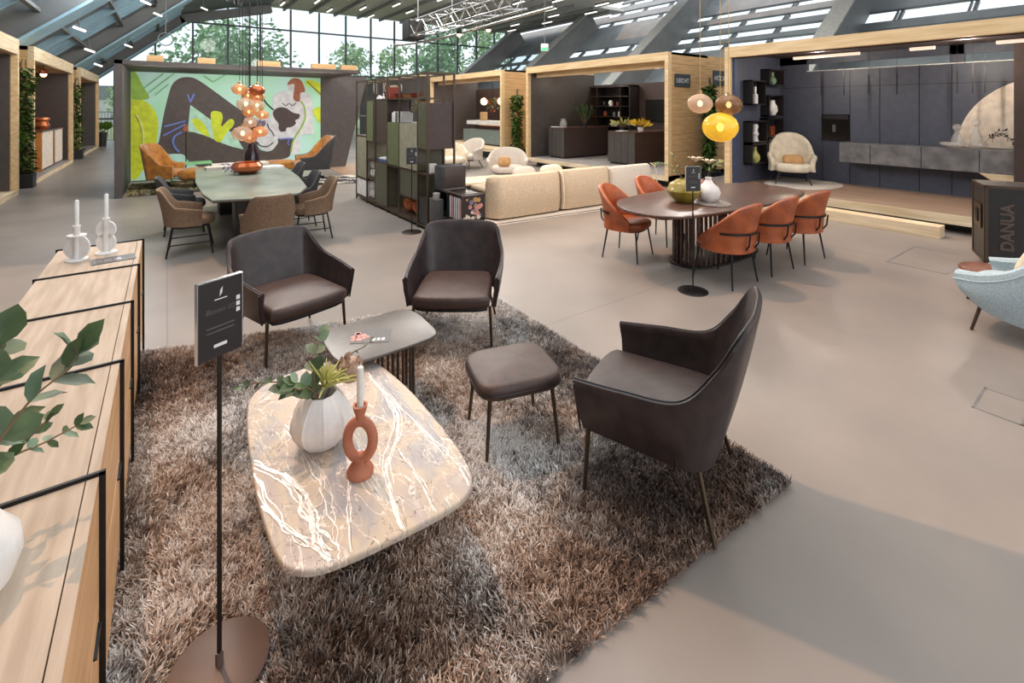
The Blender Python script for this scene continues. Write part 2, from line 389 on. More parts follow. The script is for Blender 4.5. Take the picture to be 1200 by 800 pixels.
tag(obj('floor_hatch_rim', b, 'stone', smooth=False), 'thin pale rectangular hatch outline in the floor before the flight case', 'floor hatch')
struct('ground_outside', bx(bm_(), -60, 90, 36.05, 110, -.5, -.3), 'grass')
KL, KR = 1.176, 1/.786
prof = [(-4.7, 2.98), (-2.2, 5.1), (.62, 7.5), (3.2, 8.37), (5.6, 8.72)]
def roofstrip(bm, pr, y0, y1, th=.15, mi=0):
    loft(bm, [[Vector((x, y, z)) for x, z in pr]+[Vector((x-.1, y, z+th)) for x, z in pr[::-1]] for y in (y0, y1)], mi=mi); return bm
struct('wall_left', bx(bm_(), -5.2, -5, -8, 36, 0, 3.4), 'darkwall')
o = struct('ceiling_slope_left', roofstrip(roofstrip(roofstrip(bm_(), prof[:2], -8, 36.1), prof[1:], -8, 1.0), prof[1:], 10.6, 36.1), 'roofpanel'); o.name = 'ceiling_left'
b = bm_()
bx(b, 5.5, 26.5, 23, 36.1, 8.75, 8.95)
bx(b, 5.5, 24, 10.6, 23, 8.75, 8.95); bx(b, 5.5, 24, -8, 1.0, 8.75, 8.95); bx(b, 8.6, 24, 1.0, 10.6, 8.75, 8.95)
struct('ceiling', b, 'ceilpanel')
b = bm_()
for k in range(12): bx(b, 6.5+k*1.7, 6.62+k*1.7, 23.2, 36, 8.55, 8.76)
struct('trim_1', b, 'girder')
# unseen beam added only to cast a shadow band across rug and floor
b = bm_(); box(b, (2.15, 2.98, 7.6), (.80, 5.0, .12), rz=atan2(-.42, .82)*-1)
struct('trim_2', b, 'girder')  # not a real trim: added unseen beam that casts the shadow band
def incl(bm, x0, z0, x1, z1, y0, y1, d0, d1, sg, mi=0):
    """bar along a slope in a plane of constant y; d0..d1 = depth to the inside"""
    l = sqrt((x1-x0)**2+(z1-z0)**2); nx, nz = sg*(z1-z0)/l, -sg*(x1-x0)/l
    P = [(x0+nx*d0, z0+nz*d0), (x0+nx*d1, z0+nz*d1), (x1+nx*d1, z1+nz*d1), (x1+nx*d0, z1+nz*d0)]
    t = bmesh.new(); loft(t, [[Vector((x, y0, z)) for x, z in P], [Vector((x, y1, z)) for x, z in P]]); bmesh.ops.recalc_face_normals(t, faces=t.faces[:])
    merge(bm, t, None, mi); return bm
n_trim = 3
for y in (8.6, 17.7, 27.0, 35.3):
    xe, ze = (-2.3, 5.02) if y < 14 else (.62, 7.5)
    b = bm_(); incl(b, -4.6, 3.06, xe, ze, y-.3, y+.3, 0, .55, 1); incl(b, -4.6, 3.06, xe, ze, y-.55, y+.55, .55, .62, 1, 1)
    if y > 10: incl(b, .62, 7.5, 5.6, 8.72, y-.3, y+.3, 0, .5, 1)
    struct('trim_%d' % n_trim, b, ['girder', 'beamsteel']); n_trim += 1
for y in (13.2, 22.4, 31.5):
    xe, ze = (-2.3, 5.02) if y < 14 else (.62, 7.5)
    b = bm_(); incl(b, -4.6, 3.06, xe, ze, y-.12, y+.12, 0, .25, 1, 1)
    for k in range(5): incl(b, -4.6, 3.06, xe, ze, y+1.2+k*.34, y+1.32+k*.34, 0, .14, 1, 1)
    struct('trim_%d' % n_trim, b, ['girder', 'beamsteel']); n_trim += 1
b = bm_()
for z in (3.6, 4.6, 5.6, 6.6): bx(b, -8.2+KL*z, -8.08+KL*z, 14.3, 36, z-.2, z-.1)
struct('trim_%d' % n_trim, b, 'girder'); n_trim += 1
# leaning right facade: deep girders, dark panels, louvre windows
GY = (7.5, 16.4, 25.3, 34.3)
for y in GY+(-1.4,):
    b = bm_(); zt = 11.6 if y < 24 else 9.0
    incl(b, 13.8+KR*1.2, 1.2, 13.8+KR*zt, zt, y-.14, y+.14, 0, 1.56, 1)
    incl(b, 13.8+KR*1.2, 1.2, 13.8+KR*zt, zt, y-.34, y+.34, -.05, .02, 1, 1)
    struct('trim_%d' % n_trim, b, ['girder', 'flange']); n_trim += 1
A2 = 16.35
bays = [(-8, -1.5, [(4.75, 5.05), (5.4, 5.75), (6.15, 6.5)]), (-1.3, 7.36, [(4.55, 4.85), (5.2, 5.75)]), (7.64, 16.26, [(4.68, 5.05), (5.3, 5.68), (6.0, 6.4), (6.75, 7.1)]),
        (16.54, 25.16, [(4.6, 4.9), (5.3, 5.8), (7.7, 8.1), (8.6, 9.0), (9.5, 9.9)]), (25.44, 34.16, [(4.7, 5.3), (5.5, 6.2)]), (34.4, 36, [])]
b = bm_(); wn = 2
for (y0, y1, ws) in bays:
    top = 11.8 if y0 < 24 else 8.8; z = 0
    for (a, c) in ws+[(top, top)]:
        incl(b, A2+KR*z, z, A2+KR*a, a, y0-.15, y1+.15, -.12, 0, 1); z = c
    for (a, c) in ws:
        w = bm_(); y = y0+1.1
        incl(w, A2+KR*a, a, A2+KR*c, c, y0, y0+.1, -.05, .05, 1)
        incl(w, A2+KR*a, a, A2+KR*(a+.05), a+.05, y0, y1, -.05, .1, 1)
        while y < y1-.2:
            incl(w, A2+KR*a, a, A2+KR*c, c, y-.05, y+.05, -.05, .08, 1); incl(w, A2+KR*a, a, A2+KR*c, c, y+.13, y+.18, -.05, .08, 1); y += 2.15
        wf = struct('window_%d' % wn, w, 'mullion'); wn += 1
        p = bm_(); incl(p, A2+KR*a, a, A2+KR*c, c, y0, y1, -.03, -.02, 1); obj('glass', p, 'pane', wf, False)
struct('wall_right', b, 'roofpanel')
b = bm_()
for (y0, y1, ws) in bays[:5]:
    for z in (4.3, 7.4):
        incl(b, A2+KR*z, z, A2+KR*(z+.08), z+.08, y0, y1, 0, .25, 1)
struct('trim_%d' % n_trim, b, 'flange'); n_trim += 1
# gable glazing
g = thing('window_1', 'glazed gable', 'window'); g['kind'] = 'structure'
for k in ('label', 'category'): del g[k]
for k in range(-4, 17):
    x = 1.344+1.89*k; top = min(8.74, 8.7 if x > 5 else 3.2+ (x+4.2)*.86)
    if top < .5: continue
    obj('mullion', bx(bm_(), x-.05, x+.05, 35.9, 36.1, 0, top), 'mullion', g, False)
for z in (1.25, 4.25, 7.25): obj('transom', bx(bm_(), -5, 33, 35.92, 36.08, z-.05, z+.05), 'mullion', g, False)
obj('glass', bx(bm_(), -5, 33, 36.0, 36.01, 0, 8.75), 'pane', g, False)
# ---------------------------------------------------------------- outside
def tree(label, x, y, h, w, ml, n, trunk=2.2, seed=1, grp=None):
    rr = random.Random(seed); t = thing('tree', label, 'tree', (x, y, -.3), 0, grp)
    b = bm_(); tube(b, [(0,0,0), (.1,0,trunk), (0,.1,h*.7)], [.28, .2, .06], 8)
    for k in range(5):
        a = k*1.3; tube(b, [(0,0,trunk+.4*k), (cos(a)*w*.3, sin(a)*w*.3, trunk+.4*k+h*.2)], [.1, .03], 5)
    obj('trunk', b, 'bark', t)
    b = bm_(); cl = []
    for k in range(26):
        a = rr.uniform(0, 2*pi); q = rr.random()**.5; zz = rr.uniform(.28, 1)
        env = sin(pi*min(1, (zz-.1)))**.6
        cl.append((Vector((cos(a)*q*w*.42*env, sin(a)*q*w*.42*env, h*zz*.93)), w*rr.uniform(.13, .2)))
    for k in range(n):
        c, r = rr.choice(cl); d = Vector((rr.gauss(0,1), rr.gauss(0,1), rr.gauss(0,1))).normalized()
        p = c+d*r*rr.uniform(.6, 1.05)
        leaf(b, p, d+Vector((rr.uniform(-.8,.8), rr.uniform(-.8,.8), rr.uniform(-.8,.3))), d, rr.uniform(.28,.5), rr.uniform(.2,.34))
    obj('crown', b, ml, t, False)
tree('large bushy tree rising behind the mural wall on the left of the gable glass', 4.2, 47, 9.2, 10.5, 'treeleaf2', 3400, seed=3)
tree('small round treetop alone in the middle of the gable glass', 15, 49, 8.4, 6.2, 'treeleaf', 2600, seed=5)
tree('tree beside the truss end, first of the green mass on the gable right', 20.2, 48, 8.4, 6.4, 'treeleaf', 2400, seed=8)
tree('tall tree filling the gable glass right of the truss', 25, 49, 12, 7.5, 'treeleaf2', 3200, seed=9)
tree('tall dense tree at the far right end of the gable glass', 31, 50, 13, 9, 'treeleaf', 3600, seed=11)
tree('low pale tree at the outer left of the gable glass', -1.5, 52, 5.0, 5.0, 'treeleaf', 1300, seed=14)
t = thing('railing', 'pale steel bar railing outside the left end of the gable glass', 'railing', (-2.6, 38.5, -.3))
for z in (.15, 1.9): obj('rail', bx(bm_(), -3, 3.4, -.03, .03, z, z+.06), 'fence', t, False)
b = bm_()
for k in range(44): bx(b, -2.95+k*.145, -2.92+k*.145, -.015, .015, .2, 1.9)
obj('bars', b, 'fence', t, False)
t = thing('house', 'pale distant house beyond the railing', 'house', (-5.2, 80, -.3)); obj('wall', bx(bm_(), -4, 4, 0, 6, 0, 3.2), 'house', t, False)
b = bm_(); prism(b, [(-4.3, 3.2), (4.3, 3.2), (3, 5), (-3, 5)], 0, 6.2, Mx=Matrix.Rotation(pi/2, 4, 'X') @ Matrix.Translation((0, 0, -6.1))); obj('roof', b, 'girder', t, False)
# ceiling lamps
lamp0 = None
spots = []
for j in range(6):
    for i in range(7):
        x = 4.7+i*3.05+(j % 2)*1.4; y = 21.8+j*2.4+(i % 3)*.4
        if x < 26: spots.append((x, y))
for i, (x, y) in enumerate(spots):
    lb = 'slim white linear ceiling lamp among the rows under the flat roof'
    if lamp0 is None:
        lamp0 = thing('ceiling_lamp', lb, 'lamp', (x, y, 8.62), 0, 'linear lamps under the flat roof')
        obj('housing', bx(bm_(), -.04, .04, -.6, .6, .03, .13), 'black', lamp0, False); obj('tube', bx(bm_(), -.05, .05, -.58, .58, -.05, .03, .02), 'lamp', lamp0)
    else: dup(lamp0, lb, (x, y, 8.62))
s0 = None
for i, (x, y, z) in enumerate(((-2.2, 20, 4.35), (-2.4, 24.5, 4.1), (-2.6, 29.6, 3.9), (-.6, 21.5, 5.65), (-.3, 25.6, 5.9), (.6, 24.4, 6.6), (1.6, 29.6, 7.05), (-1.5, 29.8, 4.9), (2.8, 25.8, 7.4))):
    lb = 'short white tube lamp hanging under the left roof slope'
    if s0 is None:
        s0 = thing('tube_lamp', lb, 'lamp', (x, y, z), 0, 'tube lamps under the left roof slope')
        obj('tube', tube(bm_(), [(-.15, 0, .06), (.15, 0, -.06)], .04, 10), 'lamp', s0); obj('bracket', tube(bm_(), [(0, 0, .03), (-.05, 0, .45)], .02, 6), 'girder', s0)
    else: dup(s0, lb, (x, y, z))
# lighting truss
t = thing('lighting_truss', 'steel box truss hanging along the hall under the flat roof', 'truss', (7, 15.4, 4.6))
for (sx, sz) in ((-.25, -.25), (.25, -.25), (-.25, .25), (.25, .25)): obj('chord', tube(bm_(), [(sx, 0, sz), (sx, -6, sz)], .028, 8), 'chrome', t)
b = bm_()
for k in range(12):
    y = -k*.5; s = 1 if k % 2 else -1
    for sx in (-.25, .25): tube(b, [(sx, y, -.25*s), (sx, y-.5, .25*s)], .014, 5)
    for sz in (-.25, .25): tube(b, [(-.25*s, y, sz), (.25*s, y-.5, sz)], .014, 5)
obj('lattice', b, 'chrome', t)
obj('end_box', bx(bm_(), -.3, .3, -.15, .45, -.33, .33, .02), 'black', t, False)
for y in (-.2, -5.6): obj('hanger', tube(bm_(), [(0, y, .25), (0, y, 4.15)], .02, 6), 'girder', t)
t = thing('suspended_rail', 'curved round steel rail hung beside the box truss', 'rail', (7.7, 15.6, 4.2))
obj('pipe', tube(bm_(), spline([(-.9, 1.2, 0), (-.6, .6, 0), (0, -1, .1), (.5, -4, .3), (.6, -6, .35)], 6), .045, 8), 'chrome', t)
for y in (-1, -5): obj('hanger', tube(bm_(), [(.3, y, .2), (.3, y, 4.5)], .015, 6), 'girder', t)
for i, (px, py, pz) in enumerate(((7.6, 13.4, 4.25), (8.2, 12.6, 4.35))):
    t = thing('spotlight', 'round warm spotlight glowing on the rail, %s of the two' % ('nearer the gable' if i == 0 else 'further right'), 'spotlight', (px, py, pz))
    obj('housing', lathe(bm_(), [(.05, .3), (.09, .25), (.09, .02), (.085, 0)], 16), 'black', t); obj('bulb', ball(bm_(), (0, 0, -.01), .075), 'warm', t)
t = thing('hanging_projector', 'grey stage projector hung on a rod before the gable glass, above the left dining table', 'projector', (1.6, 15.2, 5.0))
obj('body', box(bm_(), (0, 0, 0), (.35, .7, .3), .3, .05), 'girder', t); obj('lens', lathe(bm_(), [(.09, 0), (.11, .15)], 16, (0, -.1, -.3)), 'black', t); rod('rod', (0, 0, .15), (0, 0, 3.55), .025, 'girder', t)
t = thing('hanging_ring', 'small wire ring on a long rod before the gable glass, above the mural wall', 'ring', (-.02, 19, 3.9))
obj('ring', tube(bm_(), [(cos(a)*.2, 0, .2+sin(a)*.2) for a in [2*pi*k/24 for k in range(25)]], .018, 6), 'girder', t); rod('rod', (0, 0, .4), (0, 0, 2.9), .015, 'girder', t)
t = thing('exit_sign', 'small lit green and white exit sign high on the right facade', 'sign', (16.9, 20.3, 5.02), -TH)
obj('case', bx(bm_(), -.2, .2, -.04, .04, 0, .4), 'white', t, False); obj('pictogram', bx(bm_(), -.17, .17, -.05, -.04, .03, .19), mat('exit_green', (60,150,100), .5, emit=(90,200,150), es=.8), t, False); rod('rod', (0, 0, .4), (0, 0, 3.8), .015, 'girder', t)
# ---------------------------------------------------------------- foreground: rug, sideboard, tables, armchairs
RUGP = [(-.28, 1.28), (2.55, 1.12), (2.64, 3.92), (-.28, 4.66)]
def inpoly(x, y, P):
    c = False
    for i in range(len(P)):
        (x1, y1), (x2, y2) = P[i], P[i-1]
        if (y1 > y) != (y2 > y) and x < (x2-x1)*(y-y1)/(y2-y1)+x1: c = not c
    return c
from mathutils import noise as mn
def shag(name, P, n, h, w, m, parent, base, tonefn, seed=1, wild=1.1, skip=None):
    rr = random.Random(seed); vs = []; fs = []; tn = []; yn = []
    x0 = min(p[0] for p in P); x1 = max(p[0] for p in P); y0 = min(p[1] for p in P); y1 = max(p[1] for p in P); k = 0
    while k < n:
        x = rr.uniform(x0, x1); y = rr.uniform(y0, y1)
        if not inpoly(x, y, P) or (skip and skip(x, y)): continue
        k += 1
        f = mn.noise((x*2.3, y*2.3, 5))*2.6 + mn.noise((x*13, y*13, 8))*2.2 + rr.uniform(-wild, wild) + .9
        ln = h*rr.uniform(.75, 1.25)*(1+.25*mn.noise((x*4, y*4, 9))); lean = rr.uniform(.35, .95)
        dx, dy = cos(f)*lean, sin(f)*lean; a = rr.uniform(0, pi); sx, sy = cos(a)*w/2, sin(a)*w/2
        b = len(vs); t = tonefn(x, y, rr); yv = max(0, min(1, .62-.55*sm_(.4, .15, x+.15*mn.noise((x*3, y*3, 0)))-.45*sm_(1.0, 1.6, x)*sm_(1.9, 1.5, y)+1.5*mn.noise((x*.95+7, y*.95, 3))+.9*mn.noise((x*3.5, y*3.5, 11))+rr.gauss(0, .22)))  # brown bias by position puts warm sun into the pile colour
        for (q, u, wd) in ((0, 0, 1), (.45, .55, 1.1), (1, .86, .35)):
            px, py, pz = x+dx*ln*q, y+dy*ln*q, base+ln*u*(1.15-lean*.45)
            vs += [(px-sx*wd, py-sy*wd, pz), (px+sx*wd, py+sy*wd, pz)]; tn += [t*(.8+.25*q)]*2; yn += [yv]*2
        fs += [(b, b+1, b+3, b+2), (b+2, b+3, b+5, b+4)]
    me = bpy.data.meshes.new(name); me.from_pydata(vs, [], fs); at = me.attributes.new('tone', 'FLOAT', 'POINT'); at.data.foreach_set('value', tn); ay = me.attributes.new('yarn_sun', 'FLOAT', 'POINT'); ay.data.foreach_set('value', yn)
    me.materials.append(M[m]); o = bpy.data.objects.new(name, me); C.objects.link(o); o.parent = parent; o['kind'] = 'stuff'; return o
rug = thing('shag_rug', 'large brown and silver shaggy rug under the marble coffee table', 'rug')
obj('backing', prism(bm_(), [(x*.97+.036, y*.97+.083) for x, y in RUGP], .001, .012), mat('rug_backing', (96,78,66), .9), rug, False)
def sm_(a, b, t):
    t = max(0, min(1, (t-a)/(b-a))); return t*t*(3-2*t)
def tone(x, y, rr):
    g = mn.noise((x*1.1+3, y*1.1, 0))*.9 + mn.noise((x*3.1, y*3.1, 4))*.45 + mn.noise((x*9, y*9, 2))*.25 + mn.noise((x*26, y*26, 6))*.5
    return max(0, min(1, .47 + g*.85 + .12*sm_(.35, .15, x) + rr.gauss(0, .13)))  # left strip lightened to imitate sun on the pile
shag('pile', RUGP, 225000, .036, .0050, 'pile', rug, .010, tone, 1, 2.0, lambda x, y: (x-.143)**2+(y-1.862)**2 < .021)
# sideboard
sb = thing('sideboard', 'long pale oak sideboard with black square frames at the left edge', 'sideboard', (0, 0, 0))
Y0, Y1, XF, XB, ST = 1.03, 4.685, -.15, -.63, .731
obj('carcass', bx(bm_(), XB+.02, XF-.035, Y0, Y1, .14, .845), 'oak', sb, False)
obj('plinth', bx(bm_(), XB+.06, XF-.09, Y0+.03, Y1-.03, .0, .14), 'blackp', sb, False)
for k in range(5):
    ya = Y1-(k+1)*ST+.004; yb = Y1-k*ST-.004
    obj('top_panel', bx(bm_(), XB, XF-.031, ya, yb, .845, .872, .002), 'oak', sb, False)
    for (za, zb) in ((.145, .49), (.498, .872)):
        d = obj('door', bx(bm_(), XF-.028, XF-.002, ya+.006, yb-.006, za, zb, .002), 'oak_sunlit', sb, False)
        if za > .4: obj('edge_strip', bx(bm_(), XF-.028, XF-.002, ya+.006, yb-.006, .872, .8735), 'oak', d, False)
        else: obj('handle', bx(bm_(), XF-.002, XF+.006, yb-.14, yb-.03, .483, .489), 'black', d, False)
for k in range(6):
    y = Y1-k*ST; b = bm_()
    bx(b, XB-.012, XF+.012, y-.005, y+.005, .872, .882); bx(b, XF-.002, XF+.012, y-.005, y+.005, 0, .882); bx(b, XB-.012, XB+.002, y-.005, y+.005, 0, .882)
    bx(b, XB-.012, XF+.012, y-.005, y+.005, 0, .012); obj('frame', b, 'black', sb, False)
# things on the sideboard
def candle(parent_label, loc, r, h, grp=None):
    b = lathe(bm_(), [(r, 0), (r, h*.97), (r*.7, h), (.001, h)], 16); tube(b, [(0, 0, h), (.001, 0, h+.012)], .0012, 5)
    o = obj('candle', b, 'wax'); tag(o, parent_label, 'candle', grp, loc); return o
t = thing('candle_holder', 'white candle holder with one large disc below a small crossing disc, left on the sideboard', 'candle holder', (-.49, 4.33, .873), -.5)
obj('base', lathe(bm_(), [(.062, 0), (.062, .008), (.03, .013)], 28), 'white', t)
obj('stem', lathe(bm_(), [(.019, .01), (.019, .22), (.022, .225), (.022, .232)], 18), 'white', t)
def disc(b, c, r, th, rx=pi/2, rz=0):
    tb = lathe(bmesh.new(), [(r*.97, -th/2), (r, -th/4), (r, th/4), (r*.97, th/2)], 32); merge(b, tb, Matrix.Translation(c) @ Matrix.Rotation(rz, 4, 'Z') @ Matrix.Rotation(rx, 4, 'X')); return b
obj('disc', disc(bm_(), (0, 0, .088), .084, .012), 'white', t); obj('disc', disc(bm_(), (0, 0, .165), .052, .01, 0), 'white', t)
candle('white candle in the holder with the small crossing disc', (-.49, 4.33, 1.105), .0125, .17)
t = thing('candle_holder', 'white candle holder with two equal round discs stacked, right on the sideboard', 'candle holder', (-.345, 4.42, .873), -.5)
obj('base', lathe(bm_(), [(.062, 0), (.062, .008), (.03, .013)], 28), 'white', t)
obj('stem', lathe(bm_(), [(.019, .01), (.019, .235), (.022, .24), (.022, .247)], 18), 'white', t)
obj('disc', disc(bm_(), (0, 0, .075), .066, .012), 'white', t); obj('disc', disc(bm_(), (0, 0, .165), .066, .012), 'white', t)
candle('white candle in the holder with two equal discs', (-.345, 4.42, 1.12), .0125, .17)
t = thing('brochure', 'grey printed brochure lying beside the candle holders on the sideboard', 'brochure', (-.29, 4.2, .8735), .12)
obj('cover', bx(bm_(), -.115, .115, -.075, .075, 0, .003), 'slate', t, False)
for k in range(3): obj('print', bx(bm_(), -.1+.05*k, -.06+.05*k, -.03, .02, .003, .0034), 'stone', t, False)
t = thing('vase', 'round white vase cut off by the left edge of the photo on the sideboard', 'vase', (-.345, 1.47, .8735))
obj('body', lathe(bm_(), [(.04, 0), (.075, .02), (.092, .07), (.088, .11), (.05, .165), (.035, .19), (.038, .2), (.03, .2), (.028, .17)], 32), 'white', t)
br = thing('eucalyptus_branch', 'green eucalyptus branches reaching in from the left edge over the sideboard', 'branch', (-.345, 1.47, 1.01))
def branch(b, bl, pts, L, w, every=1, pair=True):
    P = spline(pts, 5); tube(b, P, [.004-.0025*i/len(P) for i in range(len(P))], 5)
    for i in range(4, len(P), every):
        d = (P[i]-P[i-1]).normalized(); s = d.orthogonal().normalized()
        for sg in ((1, -1) if pair else (1,)):
            q = R.uniform(-.9, .9); v = (Matrix.Rotation(q, 3, d) @ s)*sg
            leaf(bl, P[i], v*.8+d*.9+rv(.3), Vector((0, -.5, 1))+rv(.6), L*R.uniform(.75, 1.2), w*R.uniform(.8, 1.15), R.choice((0, 0, 1)))
    leaf(bl, P[-1], P[-1]-P[-2], (0, -.4, 1), L, w)
b = bm_(); bl = bm_()
branch(b, bl, [(0, 0, 0), (.02, .06, .1), (.08, .12, .19), (.14, .14, .235), (.165, .15, .27)], .085, .062, 3)
branch(b, bl, [(0, 0, 0), (-.02, .1, .12), (.0, .2, .22), (.015, .24, .3)], .095, .075, 3)
branch(b, bl, [(0, 0, 0), (.03, .12, .06), (.1, .19, .05), (.16, .21, .06)], .034, .026, 2)
branch(b, bl, [(0, 0, 0), (.0, .1, .05), (.05, .2, .05), (.1, .23, .09)], .036, .026, 2)
branch(b, bl, [(0, 0, 0), (-.04, .06, .05), (-.03, .12, .1), (.03, .14, .13)], .08, .05, 3)
obj('stem', b, 'potted', br); obj('leaves', bl, ['leaf', 'leaf2'], br)
# sign stands
def sign_stand(label, loc, rz, w=.17, first=True):
    t = thing('sign_stand', label, 'sign stand', loc, rz, None)
    obj('base', lathe(bm_(), [(.150, 0), (.150, .006), (.146, .009), (.012, .010), (.012, .05)], 48), 'disc' if w == .142 else 'black', t)
    rod('pole', (0, 0, .01), (0, 0, 1.06), .0075, 'black', t)
    bd = obj('board', bx(bm_(), -w/2, w/2, -.008, .008, 1.035, 1.29, .002), 'blackp', t, False)
    b = bm_(); bx(b, -w/2-.003, -w/2, -.009, .006, 1.033, 1.292); bx(b, w/2, w/2+.003, -.009, .006, 1.05, 1.292); bx(b, -w/2, w/2, -.009, .006, 1.29, 1.293)
    obj('rim', b, 'chrome', bd, False)
    b = bm_(); prism(b, [(-.004, 1.235), (.004, 1.245), (.006, 1.265), (-.002, 1.255)], .0085, .0095, Mx=Matrix.Rotation(pi/2, 4, 'X')); bx(b, -.02, .02, -.0095, -.008, 1.225, 1.228)
    bx(b, -.022, .02, -.0095, -.008, 1.07, 1.08)
    for z in (1.12, 1.135): bx(b, -.045, .045, -.0088, -.008, z, z+.004, mi=1)
    for z in (1.165, 1.185, 1.205): bx(b, w*.36, w*.36+.012, -.0095, -.008, z, z+.014)
    obj('print', b, ['paper', 'slate'], bd, False)
    text('name_line', 'Bloom 02', .024, 'slate', bd, (0, -.0085, 1.19), (pi/2, 0, 0), .0004)
    return t
sign_stand('tall black sign stand in the foreground between the sideboard and the marble table', (.143, 1.862, .040), .416, .142)
sign_stand('black sign stand before the brown dining table with cognac chairs', (4.418, 2.912, 0), -.56, .155)
sign_stand('black sign stand before the open shelving, behind the middle armchair', (3.03, 6.80, 0), -.3, .16)
# marble coffee table
ct = thing('coffee_table', 'low coffee table with a veined beige marble top on the shag rug', 'coffee table', (.67, 2.2, .012))
MO = [(.99,2.80),(1.046,2.45),(1.054,2.087),(1.043,1.85),(1.021,1.71),(.975,1.625),(.89,1.59),(.74,1.588),(.552,1.60),(.41,1.625),(.335,1.675),(.302,1.75),(.288,1.9),(.283,2.1),(.292,2.35),(.312,2.60),(.35,2.79),(.43,2.885),(.56,2.925),(.74,2.93),(.9,2.90)]
MO = [(v.x-.67, v.y-2.2) for v in spline([(x, y, 0) for x, y in MO], 4, True)]
bt_ = slab(bm_(), MO[::-1], .36, .388, .010, k=4); VR = random.Random(5)
VN = [0]
def vein(bm, P, w, amp, n=3, mi=1):
    for q in range(n):
        VN[0] += 1
        off = VR.uniform(-1, 1)*amp; pts = spline([(x-.67, y-2.2, 0) for x, y in P], 14); ed = []; ph = VR.uniform(0, 50); m = len(pts); a0 = int(VR.uniform(0, .3)*m) if q else 0; a1 = m-(int(VR.uniform(0, .3)*m) if q else 0)
        for i in range(a0, a1):
            d = (pts[min(i+1, m-1)]-pts[max(i-1, 0)]).normalized(); s_ = Vector((-d.y, d.x, 0)); t_ = i/m
            c = pts[i]+s_*(off*(.3+sin(t_*pi*2.2+ph)) + amp*.7*mn.noise((t_*9+ph, q, 0))+.006*mn.noise((t_*40+ph, q, 3)))
            ww = w*(.35+1.1*abs(mn.noise((t_*14+ph, 7, q))))*(.55 if q else 1)
            if inpoly(c.x, c.y, MI): ed.append((c-s_*ww, c+s_*ww))
            else: ed.append(None)
        for u, v in zip(ed, ed[1:]):
            if u and v:
                f = bm.faces.new([bm.verts.new((p.x, p.y, .3882+.00006*VN[0])) for p in (u[0], v[0], v[1], u[1])]); f.material_index = mi
                f.normal_update()
                if f.normal.z < 0: f.normal_flip()
MI = [(x*.985, y*.985) for x, y in MO]
vein(bt_, [(0.925, 2.675), (0.904, 2.202), (0.739, 1.899), (0.677, 1.58)], 0.0074, 0.02, 5)
vein(bt_, [(0.929, 2.63), (0.965, 2.045), (0.997, 1.802), (0.987, 1.637)], 0.0061, 0.018, 4)
vein(bt_, [(0.82, 1.998), (0.827, 1.753), (0.803, 1.566)], 0.0054, 0.012, 3)
vein(bt_, [(0.632, 2.084), (0.59, 1.924), (0.497, 1.593)], 0.0068, 0.008, 2)
vein(bt_, [(0.3, 2.318), (0.406, 2.015), (0.443, 1.778), (0.473, 1.617)], 0.0108, 0.03, 6)
vein(bt_, [(0.287, 2.243), (0.335, 1.873), (0.453, 1.614)], 0.0095, 0.02, 4)
vein(bt_, [(0.439, 2.455), (0.518, 2.014), (0.461, 1.683)], 0.0041, 0.03, 3)
vein(bt_, [(0.371, 2.745), (0.544, 2.806), (0.724, 2.49), (0.91, 2.644)], 0.0027, 0.03, 2)
vein(bt_, [(0.925, 2.675), (0.904, 2.202), (0.739, 1.899), (0.677, 1.58)], 0.0010, 0.012, 1, 2)
vein(bt_, [(0.929, 2.63), (0.965, 2.045), (0.997, 1.802), (0.987, 1.637)], 0.0010, 0.0108, 1, 2)
vein(bt_, [(0.82, 1.998), (0.827, 1.753), (0.803, 1.566)], 0.0010, 0.0072, 1, 2)
vein(bt_, [(0.632, 2.084), (0.59, 1.924), (0.497, 1.593)], 0.0010, 0.0048, 1, 2)
vein(bt_, [(0.3, 2.318), (0.406, 2.015), (0.443, 1.778), (0.473, 1.617)], 0.0010, 0.018, 1, 2)
vein(bt_, [(0.287, 2.243), (0.335, 1.873), (0.453, 1.614)], 0.0010, 0.012, 1, 2)
obj('top', bt_, ['marble', 'vein', 'veinc'], ct)
for (x, y) in ((-.2, .45), (.2, .45), (0, .0)): obj('leg', tube(bm_(), [(x, y, 0), (x*.8, y*.8, .36)], .022, 10), 'black', ct)
obj('frame', bx(bm_(), -.05, .05, -.2, .5, .33, .36), 'black', ct, False)
# dark side table overlapping it
st = thing('side_table', 'small dark side table with a slatted drum base overlapping the marble table', 'side table', (1.1, 2.96, .012))
SO = [(.797,3.15),(.84,3.2),(.908,3.216),(1.11,3.226),(1.315,3.235),(1.39,3.20),(1.424,3.1),(1.424,2.951),(1.413,2.80),(1.363,2.728),(1.192,2.705),(.93,2.701),(.822,2.745),(.782,2.83),(.78,3.04)]
SO = [(v.x-1.1, v.y-2.96) for v in spline([(x, y, 0) for x, y in SO], 4, True)]
obj('top', slab(bm_(), SO[::-1], .432, .45, .006), 'blacktop', st)
for k in range(14):
    a = 2*pi*k/14; obj('slat', tube(bm_(), [(.08+cos(a)*.15, .02+sin(a)*.13, 0), (.08+cos(a)*.15, .02+sin(a)*.13, .432)], .009, 6), 'darkbronze', st)
obj('ring', lathe(bm_(), [(.16, 0), (.16, .01), (.13, .01)], 28, (.08, .02, 0)), 'darkbronze', st)
t = thing('flyer', 'dark flyer with a pink picture lying on the small dark side table', 'flyer', (1.03, 2.96, .4625), -.5)
obj('sheet', bx(bm_(), -.1, .13, -.085, .085, 0, .002), 'slate', t, False)
b = bm_()
for k in range(9): cyl(b, (-.045+R.uniform(-.045, .04), R.uniform(-.045, .045), .002), R.uniform(.012, .022), .0006, 10)
obj('picture', b, 'pink', t)
b = bm_()
for k in range(3): bx(b, .03+k*.028, .048+k*.028, -.06, -.03, .002, .0026)
obj('print', b, 'paper', t, False)
